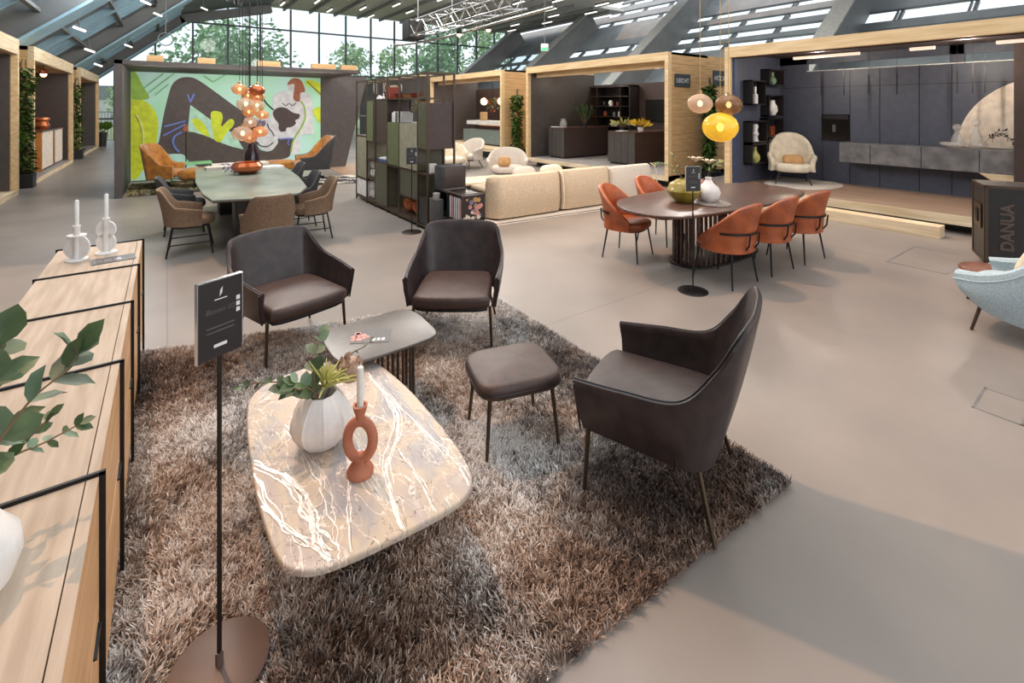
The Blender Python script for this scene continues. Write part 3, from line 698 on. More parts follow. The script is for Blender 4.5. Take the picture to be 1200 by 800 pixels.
# vase with bouquet and ring candle holder on the marble
t = thing('vase', 'white ribbed pumpkin shaped vase on the marble table', 'vase', (.565, 2.24, .4005))
rib = lambda a, z: 1+.035*max(0, 1-abs(((a*9/(2*pi)) % 1)-.5)*12)*min(1, z/.02)-.02*cos(a*9)
obj('body', lathe(bm_(), [(.001, 0), (.07, 0), (.082, .008), (.112, .05), (.128, .095), (.124, .13), (.105, .17), (.078, .205), (.064, .222), (.058, .222), (.07, .19), (.08, .15)], 108, fn=rib), 'white', t)
bq = thing('bouquet', 'bouquet of eucalyptus, yellow-green blooms and a protea in the ribbed vase', 'bouquet', (.565, 2.24, .56)); bq.scale = (1.2, 1.2, 1.15)
b = bm_(); bl = bm_(); bf = bm_(); bp = bm_()
branch(b, bl, [(0, 0, 0), (-.02, .02, .09), (.0, .1, .16), (.04, .16, .2)], .06, .045, 3)
branch(b, bl, [(0, 0, 0), (-.06, .0, .08), (-.12, .02, .1)], .06, .045, 3)
branch(b, bl, [(0, 0, 0), (-.04, -.03, .09), (-.09, -.02, .13)], .055, .042, 3)
branch(b, bl, [(0, 0, 0), (-.1, .06, .09), (-.19, .12, .1), (-.25, .15, .09)], .03, .018, 2)
branch(b, bl, [(0, 0, 0), (.12, .1, .1), (.22, .16, .1), (.26, .2, .1)], .028, .018, 3)
for k in range(46):
    d = Vector((R.uniform(-.25, 1), R.uniform(-.6, .9), R.uniform(.2, 1))).normalized(); p = Vector((.015, .01, .06))
    tube(bf, [p, p+d*.05, p+d*.09+Vector((0, 0, -.012)), p+d*R.uniform(.1, .15)+Vector((0, 0, -.03))], [.004, .0045, .004, .002], 5)
ball(bp, (.115, .03, .09), .045, (1, 1, 1.15), 18)
for k in range(40):
    a = R.uniform(0, 2*pi); e = R.uniform(-.7, 1.3); d = Vector((cos(a)*cos(e), sin(a)*cos(e), sin(e))); leaf(bp, Vector((.115, .03, .085))+d*.04, d*.4+Vector((0, 0, 1)), d, .035, .02)
obj('stem', b, 'potted', bq); obj('leaves', bl, ['leaf', 'leaf2'], bq); obj('bloom', bf, 'leaf3', bq); obj('protea', bp, mat('protea', (190,160,140), .8, c2=(150,122,104), scale=20), bq)
t = thing('candle_holder', 'terracotta ring shaped candle holder on the marble table', 'candle holder', (.645, 1.955, .4005), -.62)
obj('foot', lathe(bm_(), [(.001, 0), (.052, 0), (.054, .012), (.045, .03), (.026, .046), (.024, .055), (.03, .07)], 28), 'terra', t)
b = bm_(); ring = [Vector((cos(a)*.052, 0, .137+sin(a)*.076)) for a in [2*pi*k/40 for k in range(41)]]
tube(b, ring, .0205, 14); obj('ring', b, 'terra', t)
obj('cup', lathe(bm_(), [(.018, .212), (.017, .235), (.026, .262), (.03, .28), (.022, .28), (.02, .27)], 24), 'terra', t)
candle('white candle in the terracotta ring holder', (.645, 1.955, .672), .0135, .165)
# leather armchairs
def armchair(label, loc, rz, hb, w=.66):
    t = thing('leather_armchair', label, 'armchair', loc, rz); k = w/.66
    h = [((.325, .30, .335), (.355, .34, .555)), ((.328, .1, .325), (.375, .1, .575)), ((.322, -.14, .305), (.378, -.15, .605)), ((.295, -.215, .30), (.352, -.285, .60+(hb-.6)*.42)), ((.25, -.25, .30), (.325, -.365, .60+(hb-.6)*.80)), ((.21, -.262, .30), (.275, -.405, hb-.012)), ((.11, -.268, .305), (.14, -.43, hb)), ((.0, -.27, .31), (.0, -.435, hb+.006))]
    st = [((x*k, y, z), (X*k, Y, Z)) for (x, y, z), (X, Y, Z) in h]; st = st + [((-a[0], a[1], a[2]), (-b_[0], b_[1], b_[2])) for a, b_ in st[-2::-1]]
    b = shell(bm_(), st[::-1], .034, 8, 8, .012); obj('shell', b, 'leather', t)
    sm = obj('seam', tube(bm_(), [Vector(p)+Vector((0, 0, .014)) for p in spline([s[1] for s in st], 8)], .006, 6), 'piping', t)
    b = bm_()
    for sg in (1, -1): tube(b, [(sg*.345*k, -.135, .31), (sg*.392*k, -.14, .60)], .005, 5); tube(b, [(sg*.345*k, .315, .335), (sg*.375*k, .335, .555)], .006, 5)
    obj('side_seam', b, 'piping', t)
    so = [(x*k, y) for x, y in [(-.30, .30), (-.29, .355), (-.2, .385), (0, .395), (.2, .385), (.29, .355), (.30, .30), (.30, 0), (.28, -.18), (.23, -.235), (0, -.25), (-.23, -.235), (-.28, -.18), (-.30, 0)]]
    so = [(v.x, v.y) for v in spline([(x, y, 0) for x, y in so], 3, True)]
    obj('seat', slab(bm_(), so[::-1], .335, .435, .035, crown=.018, k=4), 'leather_seat', t)
    obj('underframe', slab(bm_(), [(x*.94, y*.94) for x, y in so][::-1], .312, .336, .008), 'black', t)
    for (x, y, X, Y) in ((-.30, .29, -.315, .305), (.30, .29, .315, .305), (-.25, -.20, -.315, -.29), (.25, -.20, .315, -.29)):
        obj('leg', tube(bm_(), [(x*k, y, .33), (X*k, Y, 0)], [.0125, .0095], 10), 'bronze', t)
    return t
armchair('dark leather armchair behind the foreground sign stand, left of the side table', (.81, 4.19, .012), face(.245, -.97), .81)
armchair('dark leather armchair at the far corner of the rug, behind the small side table', (1.99, 3.55, .012), face(-.60, -.80), .82)
armchair('dark leather armchair seen from behind with its footstool, right on the rug', (2.075, 1.54, .012), face(-.40, .915), .95)
t = thing('footstool', 'dark leather footstool with bronze legs beside the marble table', 'footstool', (1.62, 2.24, .012), -.28)
obj('cushion', slab(bm_(), srect(.50, .44, 4.5, 48)[::-1], .33, .418, .036, crown=.016, k=4), 'leather_seat', t)
obj('seam', tube(bm_(), [(x, y, .372) for x, y in srect(.503, .443, 4.5, 49)], .004, 5), 'piping', t)
obj('underframe', slab(bm_(), srect(.42, .36, 4, 32)[::-1], .328, .346, .006), 'black', t)
for (x, y) in ((-.2, .17), (.2, .17), (-.2, -.17), (.2, -.17)): obj('leg', tube(bm_(), [(x*.9, y*.9, .34), (x*1.05, y*1.1, 0)], [.012, .009], 10), 'bronze', t)
MURAL=[
 ('lime',[(-0.61, 2.11), (-0.44, 2.08), (-0.27, 1.94), (-0.17, 1.73), (-0.14, 1.49), (-0.17, 1.17), (-0.22, 0.89), (-0.37, 0.62), (-0.61, 0.4)]),
 ('moss',[(-0.61, 2.7), (-0.52, 2.63), (-0.41, 2.36), (-0.3, 2.12), (-0.44, 2.07), (-0.61, 2.13)]),
 ('dark',[(-0.2, 0.89), (-0.13, 1.17), (-0.05, 1.73), (0.04, 2.19), (0.11, 2.42), (0.23, 2.55), (0.39, 2.59), (0.57, 2.54), (0.88, 2.3), (1.32, 1.93), (1.74, 1.6), (1.8, 0.97), (1.96, 0.83), (2.12, 0.85), (2.25, 1.02), (2.27, 1.14), (2.6, 1.13), (2.55, 0.93), (2.51, 0.67), (2.26, 0.59), (2.08, 0.49), (1.76, 0.48), (1.6, 0.39), (0.82, 0.46), (0.57, 0.56), (0.39, 0.71), (0.27, 0.86)]),
 ('aqua',[(0.44, 1.96), (0.82, 1.63), (1.32, 1.26), (1.5, 0.9), (1.27, 0.97), (1.07, 1.06), (0.76, 1.24), (0.51, 1.34), (0.39, 1.36)]),
 ('lime',[(0.83, 1.74), (0.87, 1.81), (0.93, 1.82), (1.04, 1.78), (1.07, 1.65), (1.04, 1.45), (1.2, 1.62), (1.29, 1.6), (1.29, 1.48), (1.14, 1.29), (1.03, 1.1), (0.9, 1.16), (0.86, 1.43)]),
 ('lime',[(0.47, 1.61), (0.54, 1.66), (0.66, 1.58), (0.76, 1.39), (0.8, 1.22), (0.63, 1.33), (0.53, 1.46)]),
 ('grey',[(2.16, 2.19), (2.26, 2.29), (2.48, 2.32), (2.64, 2.25), (2.82, 2.29), (2.98, 2.23), (3.06, 2.03), (3.08, 1.37), (3.09, 1.22), (2.78, 1.21), (2.75, 1.14), (2.26, 1.13), (2.23, 1.0), (2.12, 0.86), (1.96, 0.84), (1.83, 0.96), (1.76, 1.15), (1.76, 1.55), (1.89, 1.71), (2.06, 1.65), (2.13, 1.85), (2.12, 2.08)]),
 ('skin',[(2.45, 2.46), (2.48, 2.53), (2.63, 2.5), (2.63, 2.29), (2.52, 2.32), (2.48, 2.38)]),
 ('brown',[(2.48, 2.53), (2.57, 2.63), (2.71, 2.64), (2.82, 2.54), (2.88, 2.31), (2.77, 2.27), (2.75, 2.06), (2.6, 2.12), (2.63, 2.48), (2.48, 2.47)]),
 ('blob',[(2.14, 1.8), (2.26, 1.9), (2.43, 1.89), (2.6, 1.77), (2.75, 1.73), (2.73, 1.62), (2.65, 1.58), (2.66, 1.49), (2.56, 1.41), (2.45, 1.39), (2.42, 1.31), (2.31, 1.3), (2.26, 1.39), (2.26, 1.5), (2.16, 1.65)]),
 ('lime',[(2.9, 2.58), (3.0, 2.62), (3.28, 2.5), (3.28, 2.22), (3.07, 2.41), (2.91, 2.48)]),
 ('lime',[(3.07, 1.83), (3.18, 1.9), (3.28, 1.89), (3.28, 1.51), (3.15, 1.63)]),
 ('grey',[(2.59, 1.02), (2.67, 1.11), (2.75, 1.07), (2.75, 0.77), (2.6, 0.72), (2.55, 0.78)]),
]
STROKES=[
 ('ink',0.035,[(1.81, 2.42), (1.84, 2.27), (1.91, 2.13), (2.02, 1.97), (2.15, 1.84)]),
 ('ink',0.02,[(2.35, 2.02), (2.42, 1.95), (2.51, 2.0), (2.58, 1.95), (2.67, 2.02)]),
 ('ink',0.025,[(2.01, 1.51), (2.04, 1.4), (2.12, 1.29), (2.16, 1.19)]),
 ('ink',0.025,[(1.78, 1.07), (1.86, 0.97), (2.02, 0.95), (2.14, 1.04)]),
 ('ink',0.02,[(2.93, 2.57), (3.09, 2.41), (3.28, 2.24)]),
 ('moss',0.035,[(2.78, 2.06), (2.86, 1.91), (2.88, 1.64), (2.78, 1.38), (2.66, 1.19), (2.58, 1.0), (2.54, 0.78)]),
 ('blue',0.035,[(0.39, 2.2), (0.44, 2.02)]),
 ('blue',0.035,[(0.44, 2.02), (0.51, 2.21)]),
 ('blue',0.035,[(-0.04, 1.48), (0.35, 1.6)]),
 ('blue',0.035,[(-0.06, 1.28), (0.35, 1.53)]),
 ('blue',0.04,[(0.28, 1.35), (0.16, 1.27), (0.12, 1.15), (0.15, 1.02), (0.23, 0.91)]),
 ('blue',0.035,[(2.28, 1.12), (2.6, 1.12)]),
 ('blue',0.03,[(2.51, 1.09), (2.47, 1.01), (2.51, 0.95)]),
 ('palelime',0.03,[(-0.52, 1.75), (-0.44, 1.56), (-0.4, 1.32), (-0.41, 1.04)]),
 ('leafline',0.02,[(-0.4, 2.31), (-0.05, 2.65)]),
 ('leafline',0.02,[(-0.32, 2.21), (0.15, 2.71)]),
 ('leafline',0.02,[(-0.2, 2.17), (0.04, 2.42)]),
 ('leafline',0.02,[(0.69, 2.64), (0.88, 2.48)]),
 ('leafline',0.02,[(0.88, 2.5), (1.12, 2.68)]),
]
# ---------------------------------------------------------------- tub chairs
def tubshell(bm, rx, ry, amax, zb, zt, flare, thick, n=15, p=2.4, bulge=.01, back=0):
    st = []
    for i in range(n):
        a = amax-2*amax*i/(n-1); s, c = sin(a), cos(a)
        ex = math.copysign(abs(s)**(2/p), s)*rx; ey = -math.copysign(abs(c)**(2/p), c)*ry
        q = abs(a)/amax; zt_ = zt(q); k = 1+flare*(zt_-zb(q))
        st.append(((ex, ey, zb(q)), (ex*k, ey*k-back*max(0, c)*(zt_-zb(q)), zt_)))
    return shell(bm, st, thick, 3, 6, bulge)
def sm(a, b, t): t = max(0, min(1, (t-a)/(b-a))); return t*t*(3-2*t)
def legs4(t, x, y, X, Y, z, r, m, back=None):
    for sx in (1, -1):
        obj('leg', tube(bm_(), [(sx*x, y, z), (sx*X, Y, 0)], [r*1.15, r*.85], 8), m, t); obj('leg', tube(bm_(), [(sx*x, -y, z), (sx*X, -(back or Y), 0)], [r*1.15, r*.85], 8), m, t)
oc = thing('dining_chair', 'cognac leather dining chair at the far corner of the dark table, nearest the sofa', 'chair', (4.80, 4.10, 0), face(.28, -.96), 'cognac chairs at the dark dining table')
obj('shell', tubshell(bm_(), .265, .265, 2.0, lambda q: .37, lambda q: .875-.40*(.75*q**1.8+.25*sm(.25, .9, q)), .20, .055, 19, 2.3, .02, .12), 'cognac', oc)
obj('seat', slab(bm_(), srect(.50, .50, 2.7, 40, 0, .03)[::-1], .385, .475, .04, crown=.02, k=4), 'cognac', oc)
obj('pan', slab(bm_(), srect(.47, .46, 2.6, 32, 0, .0)[::-1], .35, .39, .012), mat('cognac_underside', (120,62,38), .5), oc)
b = bm_(); band = [(sin(a)*.312, -cos(a)*.325, .575) for a in [-1.2+2.4*k/24 for k in range(25)]]
for k in range(24): loft(b, [[Vector((x, y, z-.012)), Vector((x*1.02, y*1.02, z-.012)), Vector((x*1.02, y*1.02, z+.012)), Vector((x, y, z+.012))] for x, y, z in band[k:k+2]])
for sx in (-.09, .09): tube(b, [(sx*.8, -.25, .36), (sx, -.325, .46), (sx, -.338, .585)], .009, 6)
obj('back_band', b, 'black', oc)
legs4(oc, .19, .19, .245, .235, .36, .0105, 'black')
dup(oc, 'cognac leather dining chair on the far side of the dark table, second from the sofa', (5.72, 4.28, 0), face(.10, -.99))
dup(oc, 'cognac leather dining chair seen from behind at the near corner, closest to the sign stand', (5.0, 2.90, 0), face(.02, 1))
dup(oc, 'cognac leather dining chair seen from behind, middle one of the near row', (5.75, 2.86, 0), face(.03, 1))
dup(oc, 'cognac leather dining chair seen from behind, last of the near row towards the platform', (6.50, 2.82, 0), face(.06, 1))
# dark oval dining table
dt = thing('dining_table', 'large dark walnut dining table with rounded ends and a slatted oval base', 'dining table', (5.75, 3.47, 0))
DO = [(4.20,3.62),(4.42,3.95),(4.80,4.11),(5.84,4.165),(6.86,4.03),(7.24,3.70),(7.30,3.45),(7.20,3.08),(6.95,2.90),(6.4,2.83),(5.456,2.85),(4.622,2.97),(4.33,3.09),(4.20,3.32)]
DO = [(v.x-5.75, v.y-3.47) for v in spline([(x, y, 0) for x, y in DO], 5, True)]
obj('top', slab(bm_(), DO, .718, .75, .012), 'walnut', dt)
obj('apron', slab(bm_(), [(x*.93, y*.86) for x, y in DO], .695, .72, .01), 'blackp', dt)
for k in range(46):
    a = 2*pi*k/46; x, y = math.copysign(abs(cos(a))**.75, cos(a))*.72, math.copysign(abs(sin(a))**.75, sin(a))*.27
    obj('slat', box(bm_(), (x, y, .36), (.026, .026, .68), a), 'walnut', dt, False)
obj('base_plate', slab(bm_(), srect(1.56, .66, 2.7, 48), 0, .018, .004), 'blackp', dt)
def vase(label, loc, prof, m, name='vase', fn=None):
    t = obj(name, lathe(bm_(), prof, 28, fn=fn), m); return tag(t, label, name.replace('_', ' '), None, loc)
vase('round olive yellow glazed vase on the dark dining table, half behind the sign', (5.12, 3.50, .7505), [(.001,0),(.09,0),(.17,.07),(.2,.14),(.17,.22),(.09,.27),(.06,.28),(.05,.275),(.06,.24)], 'oliveglaze')
vase('white gourd shaped vase on the dark dining table right of the sign', (5.36, 3.32, .7505), [(.001,0),(.06,0),(.125,.06),(.14,.12),(.115,.18),(.06,.23),(.035,.27),(.04,.3),(.03,.3),(.025,.27)], 'white')
vase('small rust brown vase behind the white gourd vase', (5.62, 3.5, .7505), [(.001,0),(.06,0),(.12,.07),(.13,.13),(.1,.2),(.06,.23),(.05,.23),(.06,.2)], 'rust')
t = tag(obj('glass_plate', lathe(bm_(), [(.001,0),(.1,0),(.19,.014),(.185,.02),(.1,.008),(.001,.008)], 32), 'clear'), 'shallow clear glass plate under the vases on the dark dining table', 'plate', None, (5.27, 3.2, .7505))
t = thing('flower_spray', 'pale lily and seed sprig rising from the vases on the dark dining table', 'flowers', (5.30, 3.5, .9))
b = bm_(); bl = bm_(); bf = bm_()
branch(b, bl, [(-.18, 0, .1), (-.3, .05, .25), (-.45, .1, .33), (-.55, .12, .32)], .05, .03, 2)
branch(b, bl, [(-.18, 0, .1), (-.25, .05, .3), (-.28, .1, .42)], .05, .03, 2)
branch(b, bl, [(.3, 0, .05), (.4, .0, .2), (.5, -.05, .28)], .09, .035, 2)
for c in ((.06, 0, .32), (.36, 0, .27)):
    for k in range(7):
        a = k*.9; leaf(bf, c, (cos(a), sin(a), .7), (0, 0, 1), .13, .06)
obj('stem', b, 'potted', t); obj('leaves', bl, ['leaf3', 'leaf2'], t); obj('bloom', bf, 'cream', t)
def pendant(label, loc, r, sq, m, ztop, grp, bulb=True, rip=0, cordm='gold'):
    t = thing('pendant_lamp', label, 'pendant lamp', loc, 0, grp)
    b = bm_(); ball(b, (0, 0, 0), r, (1, 1, sq), 24)
    for v in b.verts: v.co *= 1+rip*mn.noise(v.co*9)
    obj('shade', b, m, t)
    if bulb: obj('bulb', ball(bm_(), (0, 0, 0), r*.2, (1, 1, 1.3), 12), 'warm', t)
    obj('socket', lathe(bm_(), [(.02, r*sq*.9), (.02, r*sq+.03), (.006, r*sq+.04)], 12), 'gold', t)
    rod('cord', (0, 0, r*sq+.03), (0, 0, ztop-loc[2]), .0045, cordm, t, 6); return t
pendant('pale copper glass globe lamp over the dark table, left of the three', (5.40, 3.46, 1.95), .15, .82, 'clearcop', 8.7, None, True, .06)
pendant('dark smoked glass globe lamp over the dark table, right of the three', (5.69, 3.25, 1.935), .158, .80, 'smoke', 8.7, None, True, .06)
pendant('large flat yellow glass globe lamp over the dark table, lowest of the three', (5.60, 3.31, 1.655), .212, .87, 'yellow', 8.7, None, True, .02)
# sofa group
sf = thing('sofa', 'long greige modular sofa seen from its rounded back', 'sofa', (4.36, 6.55, .012), -.05)
def module(x0, x1, h, m, rl, rr_):
    w = x1-x0; t = bmesh.new()
    pr = [(.02, .03), (-.03, .25), (.0, h-.12), (.06, h-.02), (.14, h), (.22, h-.03), (.27, h-.12), (.28, .42), (.9, .42), (.95, .36), (.95, .06), (.93, .03)]
    xs = [0, .02, .05, .09, .14, .2, .5*w, w-.2, w-.09, w-.03, w]; rings = []
    for x in xs:
        e = max(0, 1-x/.2)**2*rl + max(0, 1-(w-x)/.2)**2*rr_; e2 = max(0, 1-x/.09)*.04+max(0, 1-(w-x)/.09)*.04
        rings.append([Vector((x0+x, y+(e+e2)*max(0, 1-y/.25)*(1 if y < .25 else 0), .03+(z-.03)*(1-.25*e-e2*.6))) for y, z in pr])
    loft(t, rings); bmesh.ops.recalc_face_normals(t, faces=t.faces[:]); return t
for (x0, x1, h, m, rl, rr_) in ((0, 1.46, .74, 'grey', .20, .05), (1.49, 2.68, .745, 'grey', .04, .04), (2.71, 3.95, .72, 'boucle', .04, .12)):
    o = obj('module', module(x0, x1, h, m, rl, rr_), m, sf)
    obj('piping', tube(bm_(), spline([(x1, -.01, .06), (x1, -.045, .25), (x1, -.01, h-.12), (x1, .06, h-.03), (x1, .14, h-.01)], 5), .012, 6), 'boucle' if x0 else 'cream', o)
    obj('seat_cushion', slab(bm_(), srect(x1-x0-.06, .66, 8, 40, (x0+x1)/2, .62), .4, .5, .05), m, sf)
obj('plinth', bx(bm_(), .1, 3.85, .1, .88, 0, .05), 'black', sf, False)
def cushion(label, loc, rot, w, h, m, cat='cushion'):
    o = obj('cushion', slab(bm_(), srect(w, h, 3.2, 32), 0, .16, .075, k=4, crown=.01), m); tag(o, label, cat, None, loc); o.rotation_euler = rot; return o
cushion('pale pink cushion leaning on the sofa back, left of two', (5.3, 7.02, .62), (radians(70), 0, .15), .55, .36, 'boucle')
cushion('cream cushion leaning on the sofa back, right of two', (5.95, 7.0, .62), (radians(68), 0, -.1), .5, .34, 'cream')
t = thing('sofa_rug', 'thin pale rug with a dark border line under the sofa', 'rug', (0, 0, 0))
obj('pile', prism(bm_(), [(4.22, 6.36), (9.0, 5.98), (9.0, 9.6), (4.22, 9.6)], 0, .012), 'boucle', t, False)
obj('border', prism(bm_(), [(4.24, 6.40), (8.98, 6.02), (8.98, 6.06), (4.24, 6.44)], .012, .0135), 'black', t, False)
t = thing('low_table', 'low pale slab coffee table between the sofa and the speaker box', 'coffee table', (5.35, 8.75, .012), -.1)
obj('top', bx(bm_(), -.75, .75, -.4, .4, .3, .35, .01), 'pine_pale', t, False); obj('drawer_box', bx(bm_(), -.2, .6, -.35, .35, .1, .29, .01), 'black', t, False); obj('foot', bx(bm_(), -.68, -.58, -.36, .36, 0, .3), 'black', t, False); obj('foot', bx(bm_(), .45, .55, -.36, .36, 0, .1), 'black', t, False)
def easy(name, label, loc, rz, m, mseat, H=.98, w=.40, armz=.6, legm='black', sc=1, legs=True, ribs=False):
    t = thing(name, label, 'armchair', loc, rz); t.scale = (sc, sc, sc)
    obj('shell', tubshell(bm_(), w, .38, 2.05, lambda q: .27, lambda q: H-(H-armz)*min(1, (q/.62)**2)*.85-(H-armz)*.15*sm(.3, .7, q)-.06*sm(.75, 1, q), .2, .085, 21, 2.3, .02, .1), m, t)
    obj('seat', slab(bm_(), srect(w*1.72, .72, 3, 40, 0, .05)[::-1], .26, .43, .07, crown=.02, k=4), mseat, t)
    obj('underframe', slab(bm_(), srect(w*1.5, .56, 3, 24)[::-1], .23, .27, .01), 'black', t)
    if legs: legs4(t, .24, .22, .33, .33, .25, .014, legm)
    return t
easy('egg_armchair', 'pale ribbed tub armchair with rolled arms beyond the sofa', (7.05, 9.95, 0), face(-.6, -.8), 'boucle', 'boucle', .82, .47, .58)
cushion('small yellow and cream cushion in the ribbed tub armchair beyond the sofa', (6.86, 9.82, .52), (radians(65), 0, -.6), .32, .26, 'tan')
easy('lounge_armchair', 'pale pink armchair partly hidden behind the tall shelving', (7.75, 13.1, 0), face(-.9, -.3), 'boucle', 'boucle', .88, .42, .6)
easy('lounge_armchair', 'cream armchair just showing between the shelf posts under the hanging box', (6.9, 12.6, 0), face(-.4, -.9), 'cream', 'cream', .8, .42, .58)
# open shelving
sh = thing('shelving_unit', 'tall open black metal shelving with green, grey and brown boxes', 'shelving', (3.25, 6.7, 0))
PY = (6.70, 7.05, 7.80, 8.35, 8.96, 9.44, 10.08)
def R2(y): return y-6.7
b = None
for y in PY:
    for x in (0, .46): obj('post', bx(bm_(), x-.014, x+.014, R2(y)-.014, R2(y)+.014, 0, 2.45), 'darkbronze', sh, False)
for z in (.06, 2.44):
    for x in (0, .46): obj('rail', bx(bm_(), x-.012, x+.012, 0, 3.38, z-.012, z+.012), 'darkbronze', sh, False)
for y in PY:
    for z in (.06, 2.44): obj('crossbar', bx(bm_(), 0, .46, R2(y)-.012, R2(y)+.012, z-.012, z+.012), 'darkbronze', sh, False)
def shelfp(y0, y1, z, m='darkbronze'): return obj('shelf', bx(bm_(), -.005, .465, R2(y0), R2(y1), z-.012, z+.012), m, sh, False)
for y0, y1, z in ((7.05, 9.44, 2.05), (9.44, 10.08, 1.72), (9.44, 10.08, 1.32), (7.05, 8.35, .86), (8.35, 9.44, .87), (7.05, 10.08, .09), (6.7, 7.05, .86), (7.05, 7.8, .42), (8.96, 9.44, .5), (9.44, 10.08, .46)): shelfp(y0, y1, z)
def sbox(y0, y1, z0, z1, side, front, openx=False):
    b = bm_(); bx(b, .0, .46, R2(y0)+.016, R2(y1)-.016, z0, z1, .003)
    o = obj('box', b, side, sh, False)
    if front: obj('front', bx(bm_(), -.010, 0, R2(front[0])+.02, R2(front[1])-.02, z0+.006, z1-.006), front[2], o, False)
    return o
sbox(6.70, 7.05, 1.25, 1.975, 'darkbrown', (6.7, 7.05, 'olive'))
sbox(7.05, 8.35, .88, 1.64, 'olive', (7.05, 7.8, 'olive_light')); 
o = kids(sh)[-1]; obj('front', bx(bm_(), -.010, 0, R2(7.8)+.02, R2(8.35)-.02, .886, 1.634), 'moss', o, False)
sbox(8.35, 9.44, 1.24, 2.03, 'darkbrown', (9.05, 9.44, 'moss'))
sbox(8.35, 8.96, .10, .86, 'olive', (8.35, 8.96, 'olive'))
sbox(9.44, 10.08, .48, 1.30, 'olive_light', None); sbox(7.05, 7.8, .43, .85, 'olive', None); sbox(6.7, 7.05, .08, .5, 'blackp', None)
obj('back_panel', bx(bm_(), .44, .455, R2(8.0), R2(8.35), .1, .85), 'blackp', sh, False)
obj('drawer', bx(bm_(), 0, .45, R2(9.46), R2(10.06), .11, .43), 'white', sh, False)
tag(obj('glass_ball', ball(bm_(), (0, 0, .16), .16, n=20), 'copper'), 'large shiny copper ball on the bottom shelf of the open shelving, left of two', 'ball', 'copper balls on the bottom shelf', (3.44, 7.78-.1, .103))
tag(obj('glass_ball', ball(bm_(), (0, 0, .15), .15, n=20), 'copper'), 'shiny copper ball on the bottom shelf of the open shelving, right of two', 'ball', 'copper balls on the bottom shelf', (3.46, 7.38, .103))
tag(obj('orange_box', bx(bm_(), -.08, .08, -.06, .06, 0, .27), mat('orange_box', (200,90,40), .5), smooth=False), 'bright orange box at the right end of the bottom shelf', 'box', None, (3.42, 7.13, .103))
for i in range(5):
    w = .05+.02*(i % 3); tag(obj('book', bx(bm_(), -.11, .11, -w/2, w/2, 0, .17+.02*(i % 2), .003), 'paper' if i != 2 else 'slate', smooth=False), 'small pale book standing on the grey fronted shelf box', 'book', 'pale books on the shelf box', (3.4, 8.22-i*.09, 1.641))
tag(obj('book', bx(bm_(), -.15, .15, -.2, .2, 0, .05, .004), 'bluebook', smooth=False), 'blue book lying under a white one on the olive cabinet', 'book', None, (3.42, 8.66, .883))
tag(obj('book', bx(bm_(), -.14, .14, -.18, .18, 0, .03, .004), 'paper', smooth=False), 'white open book lying on the blue book', 'book', None, (3.42, 8.64, .934), .1)
t = thing('potted_plant', 'small yellow-green plant in a dark pot on the grey fronted shelf box', 'plant', (3.44, 7.28, 1.641))
obj('pot', lathe(bm_(), [(.06, 0), (.075, .14), (.065, .14), (.05, .1)], 20), 'dgrey', t); bl = bm_(); b = bm_()
for k in range(30):
    a = R.uniform(0, 6.28); d = Vector((cos(a)*.7, sin(a)*.9+.3, R.uniform(.3, 1))).normalized(); tube(b, [(0, 0, .12), d*.12+Vector((0, 0, .13))], .003, 4); leaf(bl, Vector((0, 0, .14))+d*R.uniform(.05, .2), d, (0, 0, 1), .13, .06)
obj('stem', b, 'potted', t); obj('leaves', bl, ['leaf3'], t); obj('bloom', ball(bm_(), (0, -.02, .36), .05), 'tan', t)
for i, (y, r) in enumerate(((8.25, .13), (7.95, .1), (7.6, .12))):
    tag(obj('bowl', lathe(bm_(), [(.001, 0), (r*.5, 0), (r, r*.7), (r*.93, r*.7), (r*.45, .02)], 24), 'red' if i != 1 else 'tan'), 'small %s bowl on the top shelf of the open shelving, %s' % (('red', 'tan', 'red')[i], ('far end', 'between two red ones', 'near end')[i]), 'bowl', None, (3.46, y, 2.063))
tag(obj('red_box', bx(bm_(), -.1, .1, -.12, .12, 0, .22, .01), 'red', smooth=False), 'square red clay block on the top shelf of the open shelving', 'block', None, (3.46, 8.62, 2.063))
b = bm_(); lathe(b, [(.001, 0), (.03, 0), (.035, .03), (.012, .07), (.02, .1), (.001, .12)], 12); tag(obj('figurine', b, 'white'), 'tiny white figurine on the top shelf of the open shelving', 'figurine', None, (3.46, 9.1, 2.063))
tag(obj('black_vase', lathe(bm_(), [(.001, 0), (.12, 0), (.15, .1), (.15, .3), (.1, .32), (.09, .3)], 24), 'plum'), 'dark glossy vase on the middle shelf beside the sign', 'vase', None, (3.46, 7.42, .873))
tag(obj('white_tin', bx(bm_(), -.06, .06, -.05, .05, 0, .14, .005), 'paper', smooth=False), 'small white tin at the corner of the middle shelf', 'tin', None, (3.4, 6.86, .873))
for j in range(4):
    b = bm_()
    for k in range(3): tube(b, [(cos(a)*.05, (k-1)*.12, .09+sin(a)*.07) for a in [2*pi*q/12 for q in range(13)]], .02, 6)
    tag(obj('ceramic_rings', b, 'white'), 'white ceramic link sculpture in the narrow shelf bay, %s' % ('lowest', 'second from below', 'third from below', 'topmost')[j], 'sculpture', 'link sculptures in the narrow bay', (3.35, 9.2, (.103, .28, .513, .69)[j]))
disc_ = obj('wall_plate', disc(bm_(), (0, 0, .22), .2, .03, pi/2, pi/2), 'white'); tag(disc_, 'round white plate standing at the far end of the shelving', 'plate', None, (3.62, 9.75, 1.735))
